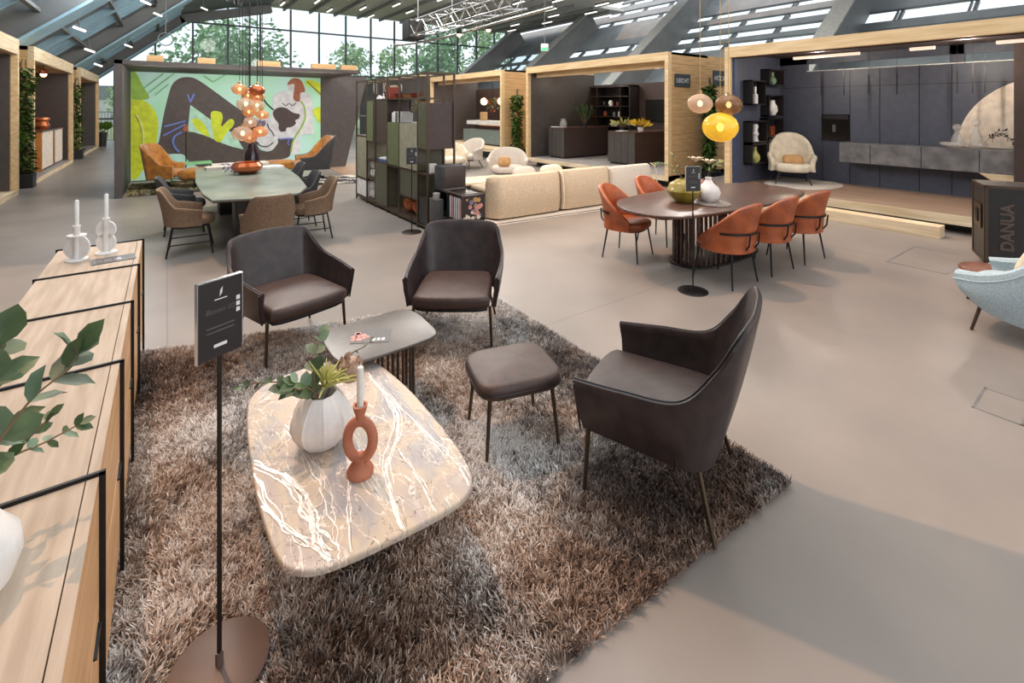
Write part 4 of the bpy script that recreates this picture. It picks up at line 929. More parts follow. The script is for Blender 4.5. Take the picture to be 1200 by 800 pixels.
# record cabinet and speaker
t = thing('record_cabinet', 'low black record cabinet with a floral end panel beside the shelving', 'cabinet', (3.36, 5.85, 0))
b = bm_(); bx(b, 0, .39, 0, .83, .63, .65, .006); bx(b, 0, .39, 0, .83, .28, .30); bx(b, .37, .39, .02, .83, .28, .64); bx(b, 0, .37, .42, .44, .28, .64); bx(b, 0, .37, .81, .83, .28, .64)
obj('carcass', b, 'blackp', t, False); obj('tray_rim', tube(bm_(), [(0, 0, .665), (.39, 0, .665), (.39, .5, .665), (0, .5, .665), (0, 0, .665)], .01, 6), 'darkbronze', t)
p = obj('end_panel', bx(bm_(), 0, .39, 0, .02, .28, .64), 'artbrown', t, False)
for k in range(26): 
    b = bm_(); x, z, r = R.uniform(.05, .34), R.uniform(.32, .6), R.uniform(.018, .04)
    for q in range(5): a = q*1.257; tb = lathe(bmesh.new(), [(r*.45, 0), (r*.45, .002)], 8); merge(b, tb, Matrix.Translation((x+cos(a)*r*.6, -.001-k*.0001, z+sin(a)*r*.6)) @ Matrix.Rotation(pi/2, 4, 'X'))
    obj('flower_print', b, ('pink', 'cream', 'tan', 'lilac')[k % 4], p)
for (x, y) in ((.02, .02), (.37, .02), (.02, .8), (.37, .8)): obj('leg', bx(bm_(), x-.012, x+.012, y-.012, y+.012, 0, .28), 'black', t, False)
rc = ('pink', 'lilac', 'paper', 'slate', 'paper', 'stone', 'paper', 'blue')
for k in range(12): tag(obj('record', bx(bm_(), 0, .3, -.013, .013, 0, .312), rc[k % 8], smooth=False), 'record sleeve in the row inside the black record cabinet', 'record', 'records in the cabinet', (3.375, 5.905+k*.0305, .3005))
t = thing('speaker', 'square dark grey speaker box standing on the record cabinet', 'speaker', (3.345, 6.385, .651))
obj('cabinet', bx(bm_(), 0, .395, 0, .28, 0, .36, .008), 'dgrey', t); obj('grille', bx(bm_(), .02, .375, -.012, 0, .05, .345, .004), 'darkbrown', t); obj('slot', bx(bm_(), .02, .375, -.008, 0, .012, .035), 'slate', t, False)
t = thing('waste_bin', 'narrow grey bin with a glass jar on top between shelving and record cabinet', 'bin', (3.27, 6.45, 0)); obj('body', bx(bm_(), -.06, .06, -.12, .12, 0, .54, .01), 'dgrey', t); obj('jar', lathe(bm_(), [(.05, .54), (.055, .62), (.04, .63)], 16), 'clear', t)
# ---------------------------------------------------------------- right display booth with the blue-black wall
FX = 9.6
bt = thing('display_booth', 'timber booth with blue-black back wall, floating cabinet and plank floor at the right', 'booth', (FX, 1.0, 0))
def L3(b, x0, x1, y0, y1, z0, z1, **k): return bx(b, x0-FX, x1-FX, y0-1.0, y1-1.0, z0, z1, **k)
obj('floor', L3(bm_(), FX+.02, 11.9, -.6, 5.5, .20, .28), 'plankfloor', bt, False)
obj('floor_edge', L3(bm_(), FX-.02, FX+.02, -.6, 5.55, .14, .282), 'pine_pale', bt, False)
obj('substructure', L3(bm_(), FX+.3, 11.9, -.6, 5.5, .0, .2), 'blackp', bt, False)
obj('front_beam', L3(bm_(), FX-.03, FX+.1, -.6, 5.56, 2.95, 3.17), 'pine_plain', bt, False)
obj('post', L3(bm_(), FX-.03, FX+.08, 5.44, 5.56, .14, 2.95), 'pine_plain', bt, False)
obj('roof', L3(bm_(), FX+.1, 11.9, -.6, 5.56, 3.05, 3.17), 'darkbrown', bt, False)
obj('roof_edge', L3(bm_(), FX+.1, FX+.22, -.6, 5.44, 2.93, 3.05), 'darkbrown', bt, False)
obj('side_wall', L3(bm_(), FX+.08, 11.9, 5.44, 5.54, .14, 3.05), 'blue', bt, False)
obj('side_edge', L3(bm_(), FX+.06, FX+.16, 5.38, 5.44, .28, 2.95), 'navy', bt, False)
bw = obj('back_wall', L3(bm_(), 11.75, 11.85, -.6, 5.44, .28, 2.72), 'blue', bt, False)
b = bm_()
for y in (4.534, 4.014, 3.49, 2.86, 2.39): L3(b, 11.744, 11.75, y-.006, y+.006, .28, 2.72)
L3(b, 11.744, 11.75, -.6, 5.4, 2.345, 2.357); obj('joints', b, 'blackp', bw, False)
b = bm_()
for y0, y1 in ((2.22, 2.42), (4.85, 5.44), (-.6, 1.35)): L3(b, 11.75, 11.85, y0, y1, 2.72, 3.05)
L3(b, 11.75, 11.85, -.6, 5.44, 2.88, 3.05); obj('clerestory_post', b, 'blue', bt, False)
obj('clerestory_frame', L3(bm_(), 11.72, 11.76, 1.4, 4.85, 2.71, 2.725), 'paper', bt, False)
obj('tall_panel', L3(bm_(), 11.2, 11.75, .2, 1.52, .28, 2.95), 'darkbrown', bt, False)
b = bm_(); pl = [(.99+1.18*cos(a)*-1, 1.2+1.18*sin(a)) for a in [pi*k/40 for k in range(41)]]
b2 = bm_(); prism(b2, [(1.13-1.0+1.18*cos(a), 1.19+1.24*sin(a)) for a in [pi*k/40 for k in range(41)]], 0, .03, Mx=Matrix(((0,0,1,11.715-FX),(1,0,0,0),(0,1,0,0),(0,0,0,1)))); b.free()
obj('half_round_panel', b2, 'creampanel', bt, False)
bars = []
for y0, y1 in ((3.4, 4.55), (2.33, 2.66), (1.3, 1.6)): obj('light_bar', L3(bm_(), 10.38, 10.44, y0, y1, 2.88, 2.93), mat('pinkish_tube', (226,206,190), .4, emit=(255,226,200), es=1.0), bt, False)
for k, y in enumerate((4.35, 3.93, 3.5, 3.05, 2.2, 2.0, 1.85)): obj('hanging_rod', L3(bm_(), 11.2, 11.22, y, y+.02, 2.15, 2.55), 'blackp', bt, False); obj('rod_wire', L3(bm_(), 11.208, 11.212, y+.008, y+.012, 2.55, 3.05), 'black', bt, False)
for x0, x1, z0, z1 in ((10.1, 10.68, 1.96, 2.49), (10.83, 11.52, 2.40, 2.76), (10.83, 11.50, 1.70, 2.18), (10.1, 10.75, 1.14, 1.61), (10.8, 11.50, 1.24, 1.66), (10.1, 10.75, .68, 1.12), (10.8, 11.5, .62, 1.2)):
    b = bm_(); y0, y1 = 5.24, 5.43
    L3(b, x0, x1, y1, y1+.01, z0, z1); L3(b, x0, x0+.025, y0, y1, z0, z1); L3(b, x1-.025, x1, y0, y1, z0, z1); L3(b, x0, x1, y0, y1, z0, z0+.025); L3(b, x0, x1, y0, y1, z1-.025, z1)
    obj('wall_box', b, 'blackp', bt, False)
GV = [(.001,0),(.05,0),(.085,.06),(.08,.13),(.04,.2),(.025,.26),(.035,.3),(.025,.3)]
SV = [(.001,0),(.06,0),(.06,.2),(.03,.22),(.03,.36),(.02,.37)]
RV = [(.001,0),(.06,0),(.11,.1),(.1,.2),(.06,.27),(.05,.34),(.04,.34)]
vase('grey-green bottle vase in the topmost wall box of the blue-black booth', (11.15, 5.33, 2.426), [(r, z*.9) for r, z in GV], 'leaf2')
vase('white stacked cylinder vase in the upper left wall box of the blue-black booth', (10.38, 5.33, 1.986), SV, 'white')
vase('white round vase in the second wall box on the right of the blue-black booth', (11.15, 5.33, 1.726), RV, 'white')
vase('white rippled vase in the middle left wall box of the blue-black booth', (10.38, 5.33, 1.166), [(.001,0),(.07,0),(.05,.1),(.08,.16),(.05,.24),(.07,.32),(.05,.38),(.04,.38)], 'white')
vase('pale olive bottle vase in the lowest left wall box of the blue-black booth', (10.38, 5.33, .706), [(r*1.2, z*1.15) for r, z in GV], 'leaf3')
b = bm_(); bx(b, -.08, .0, -.04, .04, 0, .2, .01); bx(b, .02, .1, -.04, .04, 0, .22, .01); tag(obj('brown_jars', b, 'rust', smooth=False), 'pair of brown canisters in the third wall box on the right of the blue-black booth', 'canisters', None, (11.1, 5.33, 1.266))
t = thing('floating_cabinet', 'long grey stone fronted cabinet floating on the blue-black wall', 'cabinet', (11.3, 1.0, .78))
for y0, y1 in ((3.52, 4.05), (2.73, 3.51), (1.95, 2.72), (1.2, 1.94)): obj('front', bx(bm_(), 0, .02, y0-1, y1-1, 0, .39, .004), 'stone', t, False)
obj('body', bx(bm_(), .02, .415, .2, 3.05, .005, .38), 'blackp', t, False); obj('top', bx(bm_(), 0, .415, .2, 3.05, .39, .40), 'stone', t, False)
b = bm_(); prism(b, [(.95, 0), (.2, 0), (.2, -.17), (.72, -.17)], 0, .415, Mx=Matrix(((0,0,1,0),(1,0,0,0),(0,1,0,0),(0,0,0,1)))); obj('lowered_end', b, 'pine_pale', t, False)
t = thing('wall_oven', 'black built-in oven in the blue-black wall left of the floating cabinet', 'oven', (11.72, 4.28, 1.19)); obj('body', bx(bm_(), 0, .02, -.26, .26, 0, .56), 'screen', t, False); obj('control_panel', bx(bm_(), -.005, 0, -.24, .24, .46, .54), 'blackp', t, False); obj('coffee_spout', bx(bm_(), -.05, 0, -.02, .04, .18, .34, .01), 'slate', t, False)
for i, (y, h) in enumerate(((2.27, .40), (2.02, .5))):
    t = thing('glass_decanter', 'clear glass decanter with a round stopper on the floating cabinet, %s' % ('shorter' if i == 0 else 'taller'), 'decanter', (11.5, y, 1.181)); obj('bottle', lathe(bm_(), [(.001, 0), (.08, 0), (.085, h*.4), (.03, h*.7), (.025, h*.82)], 24), 'clear', t); obj('stopper', ball(bm_(), (0, 0, h*.9), .065), 'clear', t)
for i, (y, r) in enumerate(((2.3, .19), (1.98, .13))): tag(obj('glass_bowl', lathe(bm_(), [(.001, 0), (r*.4, 0), (r, .06), (r*.95, .1), (r*.8, .1), (r*.4, .03)], 24), 'clear'), 'shallow grey glass bowl on the floating cabinet, %s' % ('larger' if i == 0 else 'smaller'), 'bowl', None, (11.38, y, 1.181))
t = thing('dried_twig', 'dark leafy twig lying on the floating cabinet before the half round panel', 'twig', (11.5, 1.72, 1.2)); b = bm_(); bl = bm_()
branch(b, bl, [(0, .22, .05), (0, .1, .2), (0, -.05, .22), (0, -.2, .06)], .07, .04, 1); branch(b, bl, [(0, .1, .1), (0, .05, .28), (0, -.05, .3)], .07, .04, 2)
obj('stem', b, 'potted', t); obj('leaves', bl, ['dgrey', 'blackp'], t)
ea = easy('lounge_armchair', 'cream egg shaped armchair on the platform of the blue-black booth', (10.88, 4.80, .285), face(-.86, -.50), 'cream', 'cream', 1.03, .40, .58)
cushion('tan cushion in the cream armchair on the platform', (10.80, 4.75, .76), (radians(68), 0, face(-.86, -.50)+pi), .40, .24, 'tan')
t = tag(obj('pale_mat', slab(bm_(), srect(1.7, 1.3, 2.4, 32), 0, .006, .003), 'boucle'), 'pale round mat under the cream armchair on the platform', 'mat', None, (10.95, 4.6, .281))
t = tag(obj('timber_step', bx(bm_(), 9.05, 9.30, 1.97, 6.4, 0, .17, .004), 'pine_pale', smooth=False), 'long pale timber step before the platform of the blue-black booth', 'step')
# ---------------------------------------------------------------- middle booth (dark kitchen)
def booth(label, y0, y1, zt, xb, inner, floor_m, lead, fz=.28):
    t = thing('display_booth', label, 'booth', (FX, y0, 0)); f = lambda b, x0, x1, a, c, z0, z1: bx(b, x0-FX, x1-FX, a-y0, c-y0, z0, z1)
    obj('floor', f(bm_(), FX, xb, y0, y1, fz-.12, fz), floor_m, t, False); obj('floor_edge', f(bm_(), FX-.02, FX, y0, y1, fz-.12, fz), 'pine_pale', t, False)
    obj('substructure', f(bm_(), FX+.35, xb, y0+.1, y1-.1, 0, fz-.12), 'blackp', t, False)
    obj('front_beam', f(bm_(), FX-.03, FX+.1, y0, y1, zt-.2, zt), 'pine_plain', t, False)
    for a in (y0, y1-.1): obj('post', f(bm_(), FX-.03, FX+.1, a, a+.1, fz-.12, zt-.2), 'pine_plain', t, False)
    obj('side_wall', f(bm_(), FX+.1, xb, y0, y0+.08, fz-.12, zt), 'pine', t, False)
    s = obj('side_wall', f(bm_(), FX+.1, xb, y1-.1, y1-.02, fz, zt), 'pine', t, False); obj('lining', f(bm_(), FX+.1, xb, y1-.14, y1-.1, fz, zt-.15), inner, s, False)
    obj('ceiling_beam', f(bm_(), FX+.3, FX+.45, y0+.1, y1-.1, zt-.34, zt-.06), 'pine_plain', t, False)
    obj('roof', f(bm_(), FX+.1, FX+1.6, y0, y1, zt-.06, zt), 'pine_plain', t, False)
    return t, f
t, f = booth('timber booth with a dark kitchen and two grey islands', 6.96, 12.45, 3.22, 12.6, 'anthr', 'greyfloor', '')
obj('back_wall', f(bm_(), 12.5, 12.6, 7.04, 12.35, .28, 2.7), 'darkbrown', t, False)
obj('slot', f(bm_(), 12.05, 12.1, 12.27, 12.31, 1.85, 1.9), 'blackp', t, False)
def isl(label, x0, x1, y0, y1, z1):
    t = thing('kitchen_island', label, 'kitchen island', (x0, y0, .28)); h = z1-.28
    obj('body', bx(bm_(), .02, x1-x0, .02, y1-y0, .06, h-.04), 'darkbrown', t, False); obj('plinth', bx(bm_(), .06, x1-x0-.04, .06, y1-y0-.04, 0, .06), 'blackp', t, False)
    obj('worktop', bx(bm_(), 0, x1-x0+.02, 0, y1-y0, h-.04, h), 'walnut', t, False)
    n = 4
    for k in range(n): w = (y1-y0)/n; obj('fluted_front', bx(bm_(), 0, .02, k*w+.006, (k+1)*w-.006, .06, h-.045), 'anthr', t, False)
    return t
isl('dark kitchen island with fluted grey end, further back in the dark kitchen booth', 10.15, 12.2, 11.24, 12.0, 1.26)
isl('dark kitchen island with fluted grey end, nearer one in the dark kitchen booth', 10.43, 12.4, 8.66, 9.65, 1.22)
cb = thing('display_cabinet', 'black glazed display cabinet with lit shelves in the dark kitchen booth', 'cabinet', (12.05, 10.2, .28))
b = bm_(); bx(b, 0, .45, 0, .05, 0, 2.35); bx(b, 0, .45, 1.75, 1.8, 0, 2.35); bx(b, 0, .45, 0, 1.8, 2.3, 2.35); bx(b, .42, .45, 0, 1.8, 0, 2.35); bx(b, 0, .45, .4, .44, 0, 2.3); bx(b, 0, .45, 1.45, 1.49, 0, 2.3); obj('carcass', b, 'blackp', cb, False)
for z in (.98, 1.3, 1.65, 1.98): obj('shelf', bx(bm_(), .02, .42, .05, 1.75, z, z+.02), 'darkbronze', cb, False)
obj('lit_strip', bx(bm_(), .38, .41, 1.5, 1.56, 1.0, 2.2), mat('amber_strip', (200,130,80), .5, emit=(255,170,90), es=.5), cb, False)
k = 0
for y, z, m, r, nm in ((.7, 1.0, 'white', .05, 'white cup on the lowest shelf, left'), (.9, 1.0, 'white', .05, 'white cup on the lowest shelf, right'), (.8, 1.32, 'stone', .06, 'grey jar on the second shelf'), (.55, 1.32, 'paper', .07, 'white bowl on the second shelf'), (1.2, 1.32, 'rust', .07, 'brown pot on the second shelf'), (.95, 1.67, 'white', .08, 'white round plate on the third shelf'), (.65, 1.67, 'red', .06, 'red jar on the third shelf'), (1.25, 1.67, 'plum', .07, 'dark bottle on the third shelf')):
    tag(obj('shelf_jar', lathe(bm_(), [(.001, 0), (r*.8, 0), (r, r), (r*.7, r*2.4), (r*.5, r*2.4)], 14), m), nm+' of the black display cabinet', 'jar', None, (12.2, 10.2+y, z+.28+.001))
tag(obj('oven_front', bx(bm_(), 12.44, 12.5, 8.2, 9.9, 1.45, 2.15), 'screen', smooth=False), 'pair of black glass oven fronts in the back wall of the dark kitchen booth', 'ovens')
obj('door_gap', bx(bm_(), -.004, 0, .84, .86, 0, .7), 'slate', bpy.data.objects['oven_front'], False).location = (12.44, 8.2, 1.45)
def plant(label, loc, n, sx, sy, h, m, L=.22, w=.07, pot='white', ph=.12, pr=.09):
    t = thing('potted_plant', label, 'plant', loc); obj('pot', lathe(bm_(), [(.001, 0), (pr*.8, 0), (pr, ph), (pr*.85, ph), (pr*.7, ph*.6)], 18), pot, t); bl = bm_(); b = bm_()
    for k in range(n):
        d = Vector((R.uniform(-1, 1)*sx, R.uniform(-1, 1)*sy, h*R.uniform(.4, 1))); p = Vector((0, 0, ph*.9)); tube(b, [p, p+d*.7], .004, 4); leaf(bl, p+d*.45, d, (0, -1, .3), L, w)
    obj('stem', b, 'potted', t); obj('leaves', bl, m, t); return t
plant('low bushy yellow-green plant on the nearer kitchen island, left of three', (10.9, 9.5, 1.221), 26, .4, .25, .25, ['leaf3'], pot='blackp')
plant('yellow flowering plant on the nearer kitchen island, middle of three', (11.2, 9.15, 1.221), 26, .4, .25, .22, [mat('yellow_petal', (226,190,40), .5)], pot='blackp')
plant('yellow flowering plant in a white pot on the nearer kitchen island, right of three', (10.9, 8.85, 1.221), 26, .3, .25, .2, [MATS['yellow_petal']])
t = plant('dark tall grass on the further kitchen island', (11.3, 11.5, 1.261), 22, .3, .3, .6, ['leaf'], .5, .03, 'blackp')
tag(obj('glass_jar', lathe(bm_(), [(.001, 0), (.1, 0), (.12, .12), (.07, .24), (.09, .28)], 20), 'clear'), 'clear glass jar on the further kitchen island', 'jar', None, (10.45, 11.6, 1.261))
tag(obj('white_papers', bx(bm_(), 0, .3, 0, .22, 0, .015), 'paper', smooth=False), 'white papers at the edge of the nearer kitchen island', 'papers', None, (10.5, 9.2, 1.221))
tag(obj('tablet', bx(bm_(), 0, .25, 0, .3, 0, .02, .004), 'paper', smooth=False), 'white tablet at the left end of the further kitchen island', 'tablet', None, (10.2, 11.65, 1.261))
# board signs on the pine side wall
def wsign(label, body, x0, x1, z0, z1, sz):
    t = thing('wall_sign', label, 'sign', ((x0+x1)/2, 6.955, (z0+z1)/2)); w, h = x1-x0, z1-z0
    obj('board', bx(bm_(), -w/2, w/2, -.02, 0, -h/2, h/2, .003), mat('slate_board', (62,70,74), .5), t, False)
    text('lettering', body, sz, 'paper', t, (0, -.021, -.01), (pi/2, 0, 0), .002); return t
wsign('dark slate wall sign reading LEICHT on the pine side wall', 'LEICHT', 9.80, 10.42, 2.40, 2.71, .15)
wsign('dark slate wall sign reading HÖCKER on the pine side wall', 'HÖCKER', 11.42, 12.20, 2.47, 2.86, .17)
# ivy columns in planters
def ivy(label, loc, h, r, n, m='ivy', top=0, pot=True, seed=1):
    t = thing('climbing_plant', label, 'plant', loc); rr = random.Random(seed); bl = bm_(); b = bm_()
    if pot: obj('planter', bx(bm_(), -.22, .22, -.2, .2, 0, .34, .01), 'soil', t, False)
    for k in range(5): tube(b, spline([(rr.uniform(-.1,.1), rr.uniform(-.05,.05), .2+q*h/5) for q in range(6)], 3), .01, 5)
    for k in range(n):
        z = rr.random(); wd = r*(.75+.35*mn.noise((z*6, seed*3.1, 0)))*(1-top*z); a = rr.uniform(0, 6.28); q = rr.random()**.5
        p = Vector((cos(a)*wd*q, sin(a)*wd*q*.6, .3+z*(h-.3))); leaf(bl, p, Vector((cos(a), sin(a)-.3, rr.uniform(-.9, .2))), Vector((cos(a), sin(a), .6)), rr.uniform(.09, .15), rr.uniform(.07, .11), 0 if rr.random() < .75 else 1)
    obj('stems', b, 'bark', t); obj('foliage', bl, [m, 'leaf'], t, False); return t
ivy('tall ivy column in a black planter between the two wall signs and the table', (10.88, 6.72, .0), 2.45, .22, 900, seed=2, top=.3)
ivy('ivy column on the pine side wall behind the pale ribbed armchair', (10.0, 13.55, .0), 2.35, .27, 800, seed=4)
t = tag(obj('grey_ramp', prism(bm_(), [(9.6, 5.6), (11.5, 5.6), (11.5, 6.4), (9.6, 6.4)], 0, .25), 'greyfloor', smooth=False), 'grey floor block between the blue-black booth and the pine side wall', 'floor block')
# ---------------------------------------------------------------- far right booth with pale counter
t, f = booth('timber booth with a pale counter and grey cabinet, partly behind the shelving', 13.86, 19.5, 3.24, 12.0, 'darkwall', 'pine_pale', '', .40)
obj('back_wall', f(bm_(), 11.9, 12.0, 13.94, 19.4, .4, 2.75), 'darkbrown', t, False); obj('timber_column', f(bm_(), 11.7, 11.8, 16.1, 16.4, .4, 2.9), 'pine', t, False)
t = thing('counter', 'pale floating counter top in the far right booth', 'counter', (10.4, 15.0, 1.2)); obj('slab', bx(bm_(), 0, .8, 0, 2.7, 0, .16, .01), 'paper', t, False); obj('support', bx(bm_(), .5, .7, .2, .5, -.8, 0), 'blackp', t, False); obj('lit_edge', bx(bm_(), .5, .6, .3, 2.5, -.06, -.02), mat('amber_strip', (200,130,80)), t, False)
t = thing('cabinet', 'grey-green low cabinet under the pale counter in the far right booth', 'cabinet', (10.3, 14.7, .40)); obj('body', bx(bm_(), 0, .6, 0, 3.1, .06, .6, .006), mat('grey_green_front', (112,124,118), .5), t, False); obj('plinth', bx(bm_(), .05, .55, .05, 3.0, 0, .06), 'blackp', t, False)
tag(obj('wooden_box', bx(bm_(), -.1, .1, -.13, .13, 0, .36), 'pine', smooth=False), 'upright wooden box on the pale counter in the far right booth', 'box', None, (10.7, 16.8, 1.361))
tag(obj('copper_bowl', lathe(bm_(), [(.001, 0), (.1, 0), (.2, .1), (.18, .1)], 20), 'rust'), 'brown bowl on the pale counter in the far right booth', 'bowl', None, (10.8, 15.2, 1.361))
t = thing('pendant_lamp', 'pendant with two glowing globes and trailing greenery in the far right booth', 'pendant lamp', (10.6, 16.0, 2.15))
for y in (-.62, .62): obj('globe', ball(bm_(), (0, y, 0), .15), mat('globe_lamp', (255,238,210), .4, emit=(255,226,180), es=2.2), t)
obj('bar', tube(bm_(), [(0, -.5, 0), (0, .5, 0)], .018, 6), 'gold', t); rod('rod', (0, 0, 0), (0, 0, 1.05), .012, 'black', t); bl = bm_()
for k in range(90): p = Vector((R.uniform(-.15, .15), R.gauss(-.05, .16), -abs(R.gauss(0, .22))+.1)); leaf(bl, p, rv()+Vector((0, 0, -.5)), rv(), .12, .07, R.choice((0, 0, 1)))
obj('greenery', bl, ['leaf', 'copper'], t)
# closed dark booth wall with a lettered sign, behind the shelving
t = thing('partition', 'dark partition wall with a round emblem and lettering behind the shelving', 'partition', (FX, 19.7, 0))
obj('wall', bx(bm_(), 0, .2, 0, 9.5, 0, 3.3), 'darkwall', t, False); obj('cap', bx(bm_(), -.05, .25, 0, 9.5, 3.3, 3.42), 'pine_pale', t, False)
e = thing('lettered_sign', 'white round emblem and pale lettering on the dark partition', 'sign', (FX-.005, 23.6, 2.9), -pi/2)
o = obj('emblem', disc(bm_(), (-2.75, -.02, .15), .42, .03, pi/2, 0), 'paper', e); obj('emblem_bar', bx(bm_(), -2.90, -2.78, -.045, -.03, -.2, .5), 'darkwall', o, False)
text('lettering', 'Klarzech', .75, 'cream', e, (-.35, -.02, .05), (pi/2, 0, 0), .01)
# ---------------------------------------------------------------- flight case, round table, pale blue armchair at the right edge
t = thing('flight_case', 'black flight case standing on casters with faded vertical lettering', 'case', (7.70, 1.28, 0), atan2(-.94, .35))
W_, D_, H_ = .95, .56, 1.0
obj('body', bx(bm_(), 0, W_, 0, D_, .1, H_, .012), 'blackp', t, False)
b = bm_()
for (x0, x1, z0, z1) in ((0, W_, .1, .13), (0, W_, H_-.03, H_), (0, .03, .1, H_), (W_-.03, W_, .1, H_)): bx(b, x0, x1, -.008, .0, z0, z1)
for (y0, y1, z0, z1) in ((0, D_, .1, .13), (0, D_, H_-.03, H_), (0, .03, .1, H_), (D_-.03, D_, .1, H_)): bx(b, -.008, 0, y0, y1, z0, z1)
obj('edge_profile', b, 'darkbronze', t, False)
l = obj('latch_plate', bx(bm_(), -.016, -.006, .1, .42, .48, .76), 'bronze', t, False); obj('butterfly_latch', bx(bm_(), -.028, -.014, .2, .32, .54, .7, .01), 'black', l)
M['faded'] = mat('faded_print', (88,74,66), .8)
text('lettering', 'DANUA', .15, 'faded', t, (.19, -.009, .53), (pi/2, -pi/2, 0), .0006, off=.006)
for (x, y) in ((.1, .1), (W_-.1, .1), (.1, D_-.1), (W_-.1, D_-.1)): c = obj('caster', disc(bm_(), (x, y, .05), .05, .035, pi/2, pi/2), 'black', t); obj('fork', bx(bm_(), x-.03, x+.03, y-.02, y+.02, .06, .105), 'chrome', c, False)
t = thing('side_table', 'small round walnut table between the pale blue armchair and the flight case', 'side table', (6.55, 1.02, 0)); obj('top', slab(bm_(), srect(.52, .52, 2, 40), .29, .315, .006), mat('red_walnut', (128,78,56), .35, c2=(98,56,40), scale=4, stretch=(1,6,1)), t)
for k in range(3): a = k*2.09; obj('leg', tube(bm_(), [(cos(a)*.12, sin(a)*.12, .29), (cos(a)*.2, sin(a)*.2, 0)], .012, 8), 'black', t)
fb = thing('lounge_armchair', 'pale blue boucle armchair cut by the right edge of the photo', 'armchair', (5.81, .65, 0), face(.12, 1))
st = []
for sx in (1, -1):
    q = [((.29*sx, .34, .33), (.35*sx, .39, .47)), ((.33*sx, .2, .23), (.395*sx, .2, .505)), ((.34*sx, 0, .18), (.40*sx, 0, .61)), ((.32*sx, -.2, .18), (.37*sx, -.24, .86)), ((.22*sx, -.30, .2), (.27*sx, -.42, 1.0))]
    st += q if sx > 0 else q[::-1]
    if sx > 0: st.append(((0, -.33, .22), (0, -.48, 1.05)))
obj('shell', shell(bm_(), st[::-1], .095, 7, 8, .03), 'bluegrey', fb); 
obj('piping', tube(bm_(), [v+Vector((0, 0, -.03)) for v in spline([(p[1][0]*1.115, p[1][1]*1.06, p[1][2]) for p in st], 7)], .008, 6), 'bluegrey', fb)
obj('seat', slab(bm_(), srect(.62, .70, 3, 40, 0, .06)[::-1], .25, .44, .07, crown=.02, k=4), 'bluegrey', fb)
for (x, y, X, Y) in ((.24, .26, .27, .33), (-.24, .26, -.27, .33), (.2, -.2, .26, -.3), (-.2, -.2, -.26, -.3)): obj('leg', tube(bm_(), [(x, y, .3), (X, Y, 0)], [.016, .011], 10), 'darkbronze', fb)
cushion('round cream cushion in the pale blue armchair at the right edge', (5.98, .58, .60), (radians(65), 0, face(.12, 1)+pi), .42, .42, 'cream')

# unseen point lights added inside the booths to brighten their interiors
for x, y, z, e in ((10.7, 4.2, 2.7, 34), (10.7, 2.0, 2.7, 44), (10.9, 11.4, 2.75, 14), (11.0, 8.3, 2.75, 16), (10.9, 15.6, 2.8, 20), (10.9, 18, 2.8, 14), (-3.3, 19.4, 2.7, 16), (-3.2, 27, 2.7, 20), (-3.2, 12, 2.7, 8)):
    light('booth_fill', 'POINT', (x, y, z), e, (1, .88, .74), shadow_soft_size=.03)
# ---------------------------------------------------------------- mural niche
MY = 15.6
nw = thing('mural_wall', 'dark walled niche carrying the large mint and lime mural', 'wall niche', (0, 12.9, 0))
def LN(b, x0, x1, y0, y1, z0, z1, **k): return bx(b, x0, x1, y0-12.9, y1-12.9, z0, z1, **k)
obj('side_wall', LN(bm_(), -.88, -.75, 12.9, 15.75, 0, 2.9), 'darkwall', nw, False)
obj('roof', LN(bm_(), -.88, 4.25, 12.9, 15.75, 2.82, 2.9), 'darkwall', nw, False)
b = bm_(); prism(b, [(3.91, 0), (4.67, 0), (5.37, 2.9), (3.91, 2.9)], 0, .15, Mx=Matrix(((1,0,0,0),(0,0,1,MY-12.9),(0,1,0,0),(0,0,0,1)))); obj('back_wall', b, 'darkwall', nw, False)
obj('mural_backing', LN(bm_(), -.75, 3.91, MY+.03, MY+.15, 0, 2.86), 'darkwall', nw, False)
mu = obj('mural', LN(bm_(), -.74, 3.90, MY, MY+.03, .02, 2.82), 'mint', nw, False)
KM = MY/13.05
CM = dict(lime='lime', moss='mossm', dark='dark', aqua='aqua', grey='greym', skin='skin', brown='brownm', blob='blob', ink='ink', blue='bluem', palelime='palelime', leafline='leafline')
lay = 0
def mz(z): return max(.03, min(2.815, 1.9+(z-1.9)*KM))
for n, P in MURAL:
    lay += 1; pts = [(max(-.735, min(3.895, x*KM)), mz(z)) for x, z in P]
    if n not in ('aqua', 'skin'): pts = [(max(-.735, min(3.895, v.x)), mz(1.9+(v.y-1.9)/KM)) for v in spline([(x, z, 0) for x, z in pts], 4, True)]
    d = MY-12.9-.0015*lay; b = bm_(); vs = [b.verts.new((x, d, z)) for x, z in pts]; vs2 = [b.verts.new((x, MY-12.9+.001, z)) for x, z in pts]
    e = [b.edges.new((vs[i], vs[(i+1) % len(vs)])) for i in range(len(vs))]
    bmesh.ops.triangle_fill(b, edges=e, use_beauty=True, normal=(0, -1, 0))
    for i in range(len(vs)): b.faces.new((vs[i], vs[(i+1) % len(vs)], vs2[(i+1) % len(vs)], vs2[i]))
    obj('painted_shape', b, CM[n], mu, False)
for n, w, P in STROKES:
    lay += 1; d = MY-12.9-.0015*lay; pts = spline([(x*KM, d, mz(z)) for x, z in P], 5); b = bm_(); w *= KM
    for a, c in zip(pts, pts[1:]):
        s = (c-a).cross(Vector((0, 1, 0))).normalized()*w/2; q = [b.verts.new(v) for v in (a-s, c-s, c+s, a+s)]; b.faces.new(q)
    obj('painted_line', b, CM[n], mu, False)
